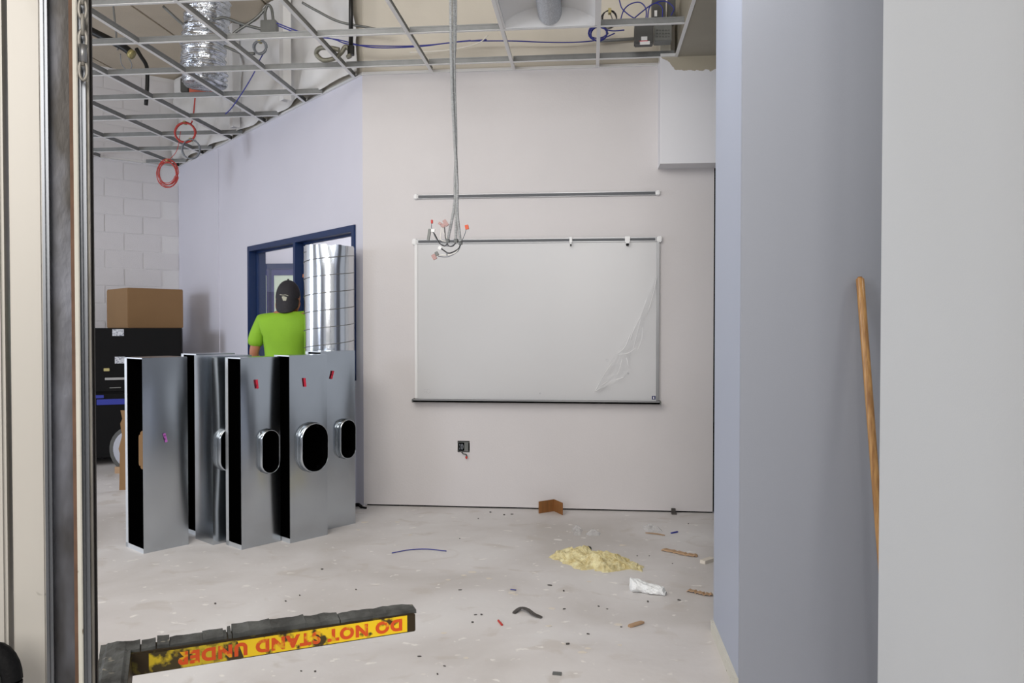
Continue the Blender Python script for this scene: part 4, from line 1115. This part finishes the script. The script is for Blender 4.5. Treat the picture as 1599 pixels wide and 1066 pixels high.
# fork: cross bar and arm (seen from above, height ~0.6 m)
fh = .050; fd_ = .052
ft = build('fork', MB(), 'rubber', lf) if False else None
mb = MB()
S0 = G0 - fb * .078
def fpt(x, y, z): return S0 + fb * x + fa * y + Vector((0, 0, z))
LT = fl_len + .078
x_ends = (0.0, LT)
mb.add([fpt(0, 0, 0), fpt(LT, 0, 0), fpt(LT, fd_, 0), fpt(0, fd_, 0), fpt(0, 0, fh), fpt(LT, 0, fh * .9), fpt(LT - .012, fd_, fh), fpt(0, fd_, fh)], [(0, 3, 2, 1), (4, 5, 6, 7), (0, 1, 5, 4), (1, 2, 6, 5), (2, 3, 7, 6), (3, 0, 4, 7)])
fk = build('fork', mb, 'fork_dark', lf, bevel=.002)
mb = MB(); a0 = .128; zl, zh_ = .003, .0435
mb.add([fpt(a0, -.0008, zl), fpt(LT - .022, -.0008, zl), fpt(LT - .022, -.0008, zh_), fpt(a0, -.0008, zh_), fpt(a0, .001, zl), fpt(LT - .022, .001, zl), fpt(LT - .022, .001, zh_), fpt(a0, .001, zh_)], [(0, 1, 2, 3), (4, 7, 6, 5), (0, 4, 5, 1), (3, 2, 6, 7), (0, 3, 7, 4), (1, 5, 6, 2)])
build('yellow_sticker', mb, 'fork', fk)
mb = MB(); mb.add([fpt(a0 - .03, -.0011, .002), fpt(a0 + .17, -.0011, .002), fpt(a0 + .155, -.0011, .045), fpt(a0 - .03, -.0011, .045), fpt(a0 - .03, 0, .002), fpt(a0 + .17, 0, .002), fpt(a0 + .155, 0, .045), fpt(a0 - .03, 0, .045)], [(0, 1, 2, 3), (4, 7, 6, 5), (0, 4, 5, 1), (3, 2, 6, 7), (0, 3, 7, 4), (1, 5, 6, 2)])
build('worn_sticker_end', mb, 'fork_worn', fk)
# lettering, upside down
cu = bpy.data.curves.new('lettering', 'FONT'); cu.body = 'DO NOT STAND UNDER'; cu.size = .034; cu.space_character = 1.18; cu.offset = .0019; cu.extrude = .0002
to = bpy.data.objects.new('tmp', cu); C.objects.link(to)
dg = bpy.context.evaluated_depsgraph_get(); tm_ = bpy.data.meshes.new_from_object(to.evaluated_get(dg)); bpy.data.objects.remove(to)
xs = [v.co.x for v in tm_.vertices]; ys = [v.co.y for v in tm_.vertices]; wx = max(xs) - min(xs); hy = max(ys) - min(ys)
LX = LT - .022 - a0 - .035
for v in tm_.vertices:
    tx = (v.co.x - min(xs)) / wx; ty_ = (v.co.y - min(ys)) / hy; zz = v.co.z
    # rotated by 180 degrees in the face plane
    P_ = fpt(a0 + .022 + (1 - tx) * LX, -.0014 - zz, zl + .005 + (1 - ty_) * (zh_ - zl - .010)); v.co = P_ - lf.location
tm_.materials.clear(); tm_.materials.append(M['letter'])
lt = bpy.data.objects.new('lettering', tm_); C.objects.link(lt); lt.parent = fk; lt['kind'] = 'stuff'
# ragged rubber pad on the top of the fork, with notches
mb = MB(); random.seed(3); x = -.0
segs = []
cuts = [0, .035, .08, .112, .14, .21, .255, .262, .272, .36, .44, .475, .52, .60, LT + .004]
hts = [.010, .011, .009, .013, .007, .010, .005, .012, .016, .014, .010, .011, .006, .006]
for i in range(len(cuts) - 1):
    g_ = .0025 if i in (2, 3, 7, 8, 12) else .0002
    xa, xb = cuts[i] + g_, cuts[i + 1] - .0002; nn = max(2, int((xb - xa) / .012)); h1 = hts[i]
    k = len(mb.v)
    for j in range(nn + 1):
        xx = xa + (xb - xa) * j / nn; q = .0035 * noise.noise(Vector((xx * 40, 2, 0))); bk = fd_ + .004 + .005 * noise.noise(Vector((xx * 30, 7, 0))); fr_ = .006 + .003 * noise.noise(Vector((xx * 30, 11, 0)))
        if xx > LT - .02: bk -= .01
        mb.v += [fpt(xx, fr_, fh - .006), fpt(xx, fr_ + .002, fh + .6 * h1 + q), fpt(xx, bk - .004, fh + h1 + q), fpt(xx, bk, fh + h1 - .006 + q), fpt(xx, bk, fh - .012)]
    for j in range(nn):
        for t in range(4): mb.f.append((k + j * 5 + t, k + j * 5 + t + 1, k + (j + 1) * 5 + t + 1, k + (j + 1) * 5 + t)); mb.m.append(0)
    mb.f.append(tuple(k + t for t in range(5))); mb.m.append(0); mb.f.append(tuple(k + nn * 5 + t for t in range(5))[::-1]); mb.m.append(0)
build('rubber_pad', mb, 'rubber', fk)
# arm toward the camera
mb = MB(); AL = .62
mb.add([fpt(0, -AL, 0), fpt(.066, -AL, 0), fpt(.066, .0, 0), fpt(0, .0, 0), fpt(0, -AL, fh + .004), fpt(.062, -AL, fh + .004), fpt(.062, .0, fh + .004), fpt(0, .0, fh + .004)], [(0, 3, 2, 1), (4, 5, 6, 7), (0, 1, 5, 4), (1, 2, 6, 5), (2, 3, 7, 6), (3, 0, 4, 7)])
am = build('carriage_arm', mb, 'fork_dark', lf, bevel=.003)
mb = MB(); mb.sheet(lambda a, v: fpt(.002 + a * .060, -AL + .01 + v * (AL + .045), fh + .006 + .005 * (1 if .1 < a < .9 else 0) + .004 * noise.noise(Vector((a * 3, v * 30, 4)))), 10, 60); k = len(mb.v)
mb.sheet(lambda a, v: fpt(.002 + a * .060, -AL + .01 + v * (AL + .045), fh + .002), 1, 1)
build('rubber_pad', mb, 'rubber', am)
mb = MB(); mb.bar(fpt(.033, -AL + .02, fh / 2), mpt(75, .03) + Vector((0, 0, zb + fh / 2)), .08, fh); build('carriage_arm', mb, 'fork_dark', lf, bevel=.003)
# tyre at the lower left corner
tc_ = cw(-.565, .86, 0); c = atD(-12, 1062, .92)
mb = MB(); ax_ = cw(.05, 1).normalized(); pts = []
for k in range(25):
    a = 2 * PI * k / 24; pts.append(c + ax_ * .0 + cw(.022 * math.cos(a), 0) + Vector((0, 0, .034 * math.sin(a))))
mb.tube(pts, .012, 8, cap=False); kb = build('crank_knob', mb, 'black', lf, smooth=True)
mb = MB(); mb.tube([c - ax_ * .012, c + ax_ * .012], .018, 16); mb.bar(c + ax_ * .01, cw(-.66, 1.0, c.z), .012, .012); build('crank_hub', mb, 'dark_grey', lf)

# ================================================================== THINGS ON THE FLOOR
# yellow insulation heap
mb = MB()
out = [(857, 870), (872, 860), (900, 857), (925, 864), (952, 866), (985, 876), (1005, 886), (1003, 893), (985, 888), (968, 891), (948, 894), (925, 889), (905, 890), (880, 879)]
cen = atZ(925, 876, 0)
og = [atZ(x, y, 0) for x, y in out]; N_ = 96; R__ = 26


def oat(t):
    k = t * len(og); i = int(k) % len(og); f = k - int(k); return og[i].lerp(og[(i + 1) % len(og)], f)


for j in range(R__ + 1):
    s_ = j / R__
    for i in range(N_):
        p = cen.lerp(oat(i / N_), s_); q = Vector((p.x * 22, p.y * 22, 0)); h = .05 * (1 - s_ ** 2.2) * (1.0 + .9 * noise.noise(q * .5)) + .018 * noise.noise(q) + .010 * noise.noise(q * 3) + .006 * noise.noise(q * 7)
        jit = .02 * noise.noise(q * 1.4 + Vector((4, 4, 0))) * s_
        mb.v.append(Vector((p.x + jit, p.y + jit, max(.0 if s_ > .98 else .003, h if s_ < .98 else 0))))
for j in range(R__):
    for i in range(N_): mb.f.append((j * N_ + i, j * N_ + (i + 1) % N_, (j + 1) * N_ + (i + 1) % N_, (j + 1) * N_ + i)); mb.m.append(0)
tag(build('insulation_scrap', mb, 'insul', origin=cen), 'torn pad of pale yellow fibre insulation on the floor', 'insulation')
# white crumpled bag
mb = MB(); q0, q1_ = atZ(984, 921, 0), atZ(1040, 929, 0); ax1 = (q1_ - q0); L1 = ax1.length; ax1.normalize(); ay1 = Vector((-ax1.y, ax1.x, 0))


def bag(uu, vv):
    a = 2 * PI * vv; wd_ = .045 * (1.0 - .45 * uu) * (.35 + .65 * min(1, uu * 8)) * (1 if uu < .97 else .5); hz = .062 * (1 - .5 * uu) * (1 if uu < .96 else .5)
    nn = .3 * noise.noise(Vector((uu * 5, math.cos(a) * 1.5, math.sin(a) * 1.5))) + .18 * noise.noise(Vector((uu * 12, math.cos(a) * 4, math.sin(a) * 4 + 9)))
    p = q0 + ax1 * (L1 * uu) + ay1 * (wd_ * math.cos(a) * (1 + nn)); p.z = max(0.001, hz * .5 + hz * .55 * math.sin(a) * (1 + nn)); return p


mb.sheet(bag, 26, 22); k = len(mb.v)
tag(build('crumpled_white_bag', mb, 'paper', origin=q0), 'crumpled white plastic bag on floor in front of the insulation', 'bag')
# bent cardboard scrap at the wall
mb = MB(); pa, pb, pc, pd = atZ(842, 800, 0), atZ(862, 799, 0), atZ(877, 801, 0), atZ(880, 804, 0)
w0 = atY(842, 790, YB - .02)
P0 = Vector((atY(842, 797, YB - .075).x, YB - .13, 0)); P1 = Vector((atY(865, 797, YB - .05).x, YB - .045, 0)); P2_ = Vector((atY(879, 797, YB - .1).x, YB - .16, 0))
hh = .088
for (s_, e_, z0_) in ((P0, P1, .018), (P1, P2_, .018)):
    dd = (e_ - s_).normalized(); nn = Vector((dd.y, -dd.x, 0)) * .002
    mb.add([s_ + nn + Vector((0, 0, z0_ * 0 + .001)), e_ + nn + Vector((0, 0, .001)), e_ + nn + Vector((0, 0, hh)), s_ + nn + Vector((0, 0, hh)), s_ - nn + Vector((0, 0, .001)), e_ - nn + Vector((0, 0, .001)), e_ - nn + Vector((0, 0, hh)), s_ - nn + Vector((0, 0, hh))], [(0, 1, 2, 3), (4, 7, 6, 5), (0, 4, 5, 1), (3, 2, 6, 7), (0, 3, 7, 4), (1, 5, 6, 2)])
tag(build('bent_cardboard_scrap', mb, 'card_dark', origin=P1), 'bent brown cardboard scrap standing at foot of the back wall', 'scrap')
mb = MB(); q = atY(1051, 800, YB - .02); mb.box((q.x, YB - .045, .02), (.03, .03, .04)); mb.box((q.x + .003, YB - .06, .008), (.036, .02, .016)); tag(build('dark_wood_chip', mb, 'dark_scrap', origin=(q.x, YB - .045, 0), bevel=.002), 'small dark block at the wall foot near its right end', 'scrap')
mb = MB(); q = atDiag(562, 783, .04); mb.tube(bez([Vector((q.x - .04, q.y - .02, .014)), Vector((q.x, q.y - .03, .02)), Vector((q.x + .03, q.y - .06, .012)), Vector((q.x + .07, q.y - .07, .006))], 5), [.014] * 6 + [.012] * 5 + [.008] * 5, 7); tag(build('black_rubber_scrap', mb, 'black', origin=q), 'black scrap in the corner right of the duct boxes', 'scrap')


def flat(name, pts, wd_, th, m, label, cat='scrap', lift=0.0, wav=0.0, group=None):
    P = bez([atZ(x, y, 0) for x, y in pts], 5) if len(pts) > 2 else [atZ(x, y, 0) for x, y in pts]
    mb = MB(); k = len(P)
    for i, p in enumerate(P):
        t = (P[min(i + 1, k - 1)] - P[max(i - 1, 0)]).normalized(); sd_ = Vector((-t.y, t.x, 0)) * wd_ / 2 * (1 if 0 < i < k - 1 else .7)
        z = lift * math.sin(PI * i / (k - 1)) + wav * abs(math.sin(i * 1.9))
        mb.v += [p - sd_ + Vector((0, 0, z + .0005)), p + sd_ + Vector((0, 0, z + .0005)), p + sd_ + Vector((0, 0, z + th)), p - sd_ + Vector((0, 0, z + th))]
    for i in range(k - 1):
        for t in range(4): mb.f.append((i * 4 + t, i * 4 + (t + 1) % 4, (i + 1) * 4 + (t + 1) % 4, (i + 1) * 4 + t)); mb.m.append(0)
    mb.f += [(3, 2, 1, 0), tuple((k - 1) * 4 + t for t in range(4))]; mb.m += [0, 0]
    return tag(build(name, mb, m, origin=P[0]), label, cat, group)


flat('wood_strip', [(1034, 859), (1055, 863), (1072, 867), (1089, 869)], .035, .008, 'wood_scrap', 'tan flat wood strip on floor right of the insulation', wav=.006)
flat('paper_strip', [(1073, 923), (1088, 926), (1100, 929), (1113, 930)], .03, .004, 'wood_scrap', 'crinkled tan strip at the foot of the right partition', wav=.01)
flat('rubber_strip', [(802, 958), (813, 953), (823, 956), (833, 962), (846, 965)], .02, .006, 'dark_scrap', 'dark bent rubber strip in the middle of the floor', lift=.012)
flat('wood_splinter', [(982, 979), (994, 976), (1004, 972)], .022, .008, 'wood_scrap', 'brown-tipped splinter on the floor below the white bag', lift=.003)
flat('drywall_offcut', [(1097, 880), (1112, 875)], .05, .02, 'light_scrap', 'white offcut at the right partition beside the wood strip')
flat('pale_strip', [(1008, 832), (1024, 834), (1038, 836)], .02, .003, 'wood_scrap', 'faint thin strip near right wall foot beside blue scrap', lift=.003)
flat('grey_metal_strip', [(863, 1052), (877, 1053)], .03, .006, 'grey_metal', 'flat grey strip near the lower edge of the floor')
for pts, lab in (([(612, 864), (640, 859), (668, 858), (697, 861)], 'long thin blue wire on floor right of the duct boxes'), ([(797, 921), (806, 922)], 'short blue wire snippet in mid floor')):
    mb = MB(); P = [atZ(x, y, 0) + Vector((0, 0, .004)) for x, y in pts]; mb.tube(bez(P, 6) if len(P) > 2 else P, .003, 6); tag(build('blue_wire_scrap', mb, 'blue_wire', origin=P[0], smooth=True), lab, 'wire')
mb = MB(); P = [atZ(x, y, 0) + Vector((0, 0, .004)) for x, y in [(1048, 833), (1058, 831)]]; mb.tube(P, .006, 6); tag(build('blue_wire_scrap', mb, 'blue_wire', origin=P[0]), 'short blue scrap on floor near the right end of back wall', 'wire')
mb = MB(); P = [atZ(x, y, 0) + Vector((0, 0, .005)) for x, y in [(778, 970), (784, 977)]]; mb.tube(P, .005, 6); tag(build('red_wire_scrap', mb, 'red_wire', origin=P[0]), 'short red wire snippet left of the dark rubber strip', 'wire')


def crumple(name, pts, m, label, hgt, seed):
    mb = MB(); c = sum((atZ(x, y, 0) for x, y in pts), Vector()) / len(pts); og_ = [atZ(x, y, 0) for x, y in pts]; n_ = 28; r_ = 7
    for j in range(r_ + 1):
        for i in range(n_):
            k = i / n_ * len(og_); a = int(k); p = c.lerp(og_[a].lerp(og_[(a + 1) % len(og_)], k - a), j / r_)
            z = 0.001 if j == r_ else max(.002, hgt * (.6 + .9 * noise.noise(Vector((p.x * 25 + seed, p.y * 25, 0)))) * (1 - (j / r_) ** 3))
            mb.v.append(Vector((p.x, p.y, z)))
    for j in range(r_):
        for i in range(n_): mb.f.append((j * n_ + i, j * n_ + (i + 1) % n_, (j + 1) * n_ + (i + 1) % n_, (j + 1) * n_ + i)); mb.m.append(0)
    return tag(build(name, mb, m, origin=c), label, 'plastic')


crumple('clear_plastic_scrap', [(893, 826), (900, 820), (910, 828), (906, 836), (896, 836)], 'film2', 'crumpled clear plastic between the cardboard scrap and the insulation', .04, 1)
crumple('clear_plastic_scrap', [(914, 834), (926, 826), (938, 832), (936, 837), (920, 837)], 'film2', 'second clear plastic scrap just right of the first', .03, 5)
crumple('clear_plastic_scrap', [(1002, 823), (1012, 818), (1032, 826), (1035, 830), (1010, 831)], 'film2', 'clear plastic scrap near the right end of the back wall', .03, 9)
crumple('insulation_tuft', [(914, 858), (919, 853), (924, 856), (922, 862), (915, 862)], 'dark_scrap', 'small dark grey tuft on the far edge of the insulation', .03, 3)

LM = [('dark rubber strip', 824, 958), ('yellow insulation', 930, 876), ('white bag', 1012, 916), ('long blue wire', 655, 860), ('splinter', 993, 976), ('tan wood strip', 1060, 863), ('red wire snippet', 781, 973), ('cardboard scrap', 861, 792),
      ('tip of the yellow fork', 649, 965), ('middle of the yellow fork', 430, 985), ('duct boxes', 440, 850), ('grey metal strip', 870, 1052), ('short blue snippet', 801, 921), ('clear plastic scraps', 920, 830)]
used_labels = set()


def where(what, px, py):
    best = sorted(LM, key=lambda m_: (m_[1] - px) ** 2 + (2 * (m_[2] - py)) ** 2)
    for rank in range(5):
        n_, lx, ly = best[rank]; dx, dy = px - lx, (py - ly) * 2
        side = ('right of' if dx > 0 else 'left of') if abs(dx) > 1.6 * abs(dy) else ('in front of' if dy > 0 else 'behind') if abs(dy) > 1.6 * abs(dx) else (('front ' if dy > 0 else 'back ') + ('right of' if dx > 0 else 'left of'))
        far = 'just ' if math.hypot(dx, dy) < 55 else ''
        t = what + ' ' + far + side + ' the ' + n_
        if t not in used_labels: used_labels.add(t); return t
    return t


random.seed(11)
bits = [(503, 889, 4), (718, 921, 6), (742, 960, 5), (752, 960, 4), (738, 972, 3), (859, 914, 7), (881, 951, 4), (880, 923, 3), (935, 947, 3), (918, 990, 5), (886, 1006, 6), (694, 1040, 4), (683, 1053, 3), (655, 1025, 5), (970, 979, 2), (1060, 937, 5), (995, 868, 2), (1014, 868, 2), (800, 803, 4), (747, 810, 2), (787, 804, 3),
        (336, 943, 3), (446, 939, 2), (468, 930, 2), (470, 1048, 3), (492, 1049, 3), (556, 921, 2), (593, 989, 3), (718, 841, 2), (766, 800, 3), (1075, 818, 2), (948, 951, 2), (1012, 940, 3), (1050, 880, 2)]
for i, (px, py, s_) in enumerate(bits):
    c = atZ(px, py, 0); D_ = c.y; L1_ = max(.010, s_ * 1.25 * D_ / F); a = random.uniform(-.5, .5)
    mb = MB(); n_ = 6; r1 = [random.uniform(.6, 1.1) for _ in range(n_)]; hz = random.uniform(.003, .008)
    top_ = [c + Matrix.Rotation(a, 3, 'Z') @ Vector((math.cos(2 * PI * j / n_) * L1_ * r1[j] * .5, math.sin(2 * PI * j / n_) * L1_ * r1[j] * .22, hz)) for j in range(n_)]
    bot_ = [Vector((v.x, v.y, .0003)) for v in top_]
    mb.add(top_ + bot_, [tuple(range(n_)), tuple(range(n_, 2 * n_))[::-1]] + [(j, (j + 1) % n_, n_ + (j + 1) % n_, n_ + j) for j in range(n_)])
    tag(build('floor_chip', mb, 'dark_scrap', origin=c), where('tiny dark chip on floor,', px, py), 'debris', 'tiny dark chips scattered on the floor')
wts = [(738, 893, 9), (763, 903, 7), (725, 898, 6), (799, 925, 8), (920, 908, 5), (857, 977, 7), (693, 988, 7), (727, 1027, 6), (965, 975, 9), (968, 1007, 5), (918, 1012, 7), (910, 1018, 9), (862, 950, 8), (548, 964, 6), (880, 1005, 4), (805, 928, 6), (700, 905, 5), (972, 851, 7), (560, 827, 5), (570, 815, 8), (620, 815, 6), (640, 835, 5)]
for i, (px, py, s_) in enumerate(wts):
    c = atZ(px, py, 0); L1_ = s_ * 1.7 * c.y / F; mb = MB(); n_ = 8; r1 = [random.uniform(.65, 1.1) for _ in range(n_)]
    top_ = [c + Vector((math.cos(2 * PI * j / n_) * L1_ * r1[j] * .5, math.sin(2 * PI * j / n_) * L1_ * r1[j] * .35, .0012)) for j in range(n_)]
    bot_ = [Vector((v.x, v.y, .0002)) for v in top_]
    mb.add(top_ + bot_, [tuple(range(n_)), tuple(range(n_, 2 * n_))[::-1]] + [(j, (j + 1) % n_, n_ + (j + 1) % n_, n_ + j) for j in range(n_)])
    tag(build('plaster_flake', mb, 'light_scrap', origin=c), where('flat whitish plaster flake,', px, py), 'debris', 'whitish plaster flakes scattered on the floor')
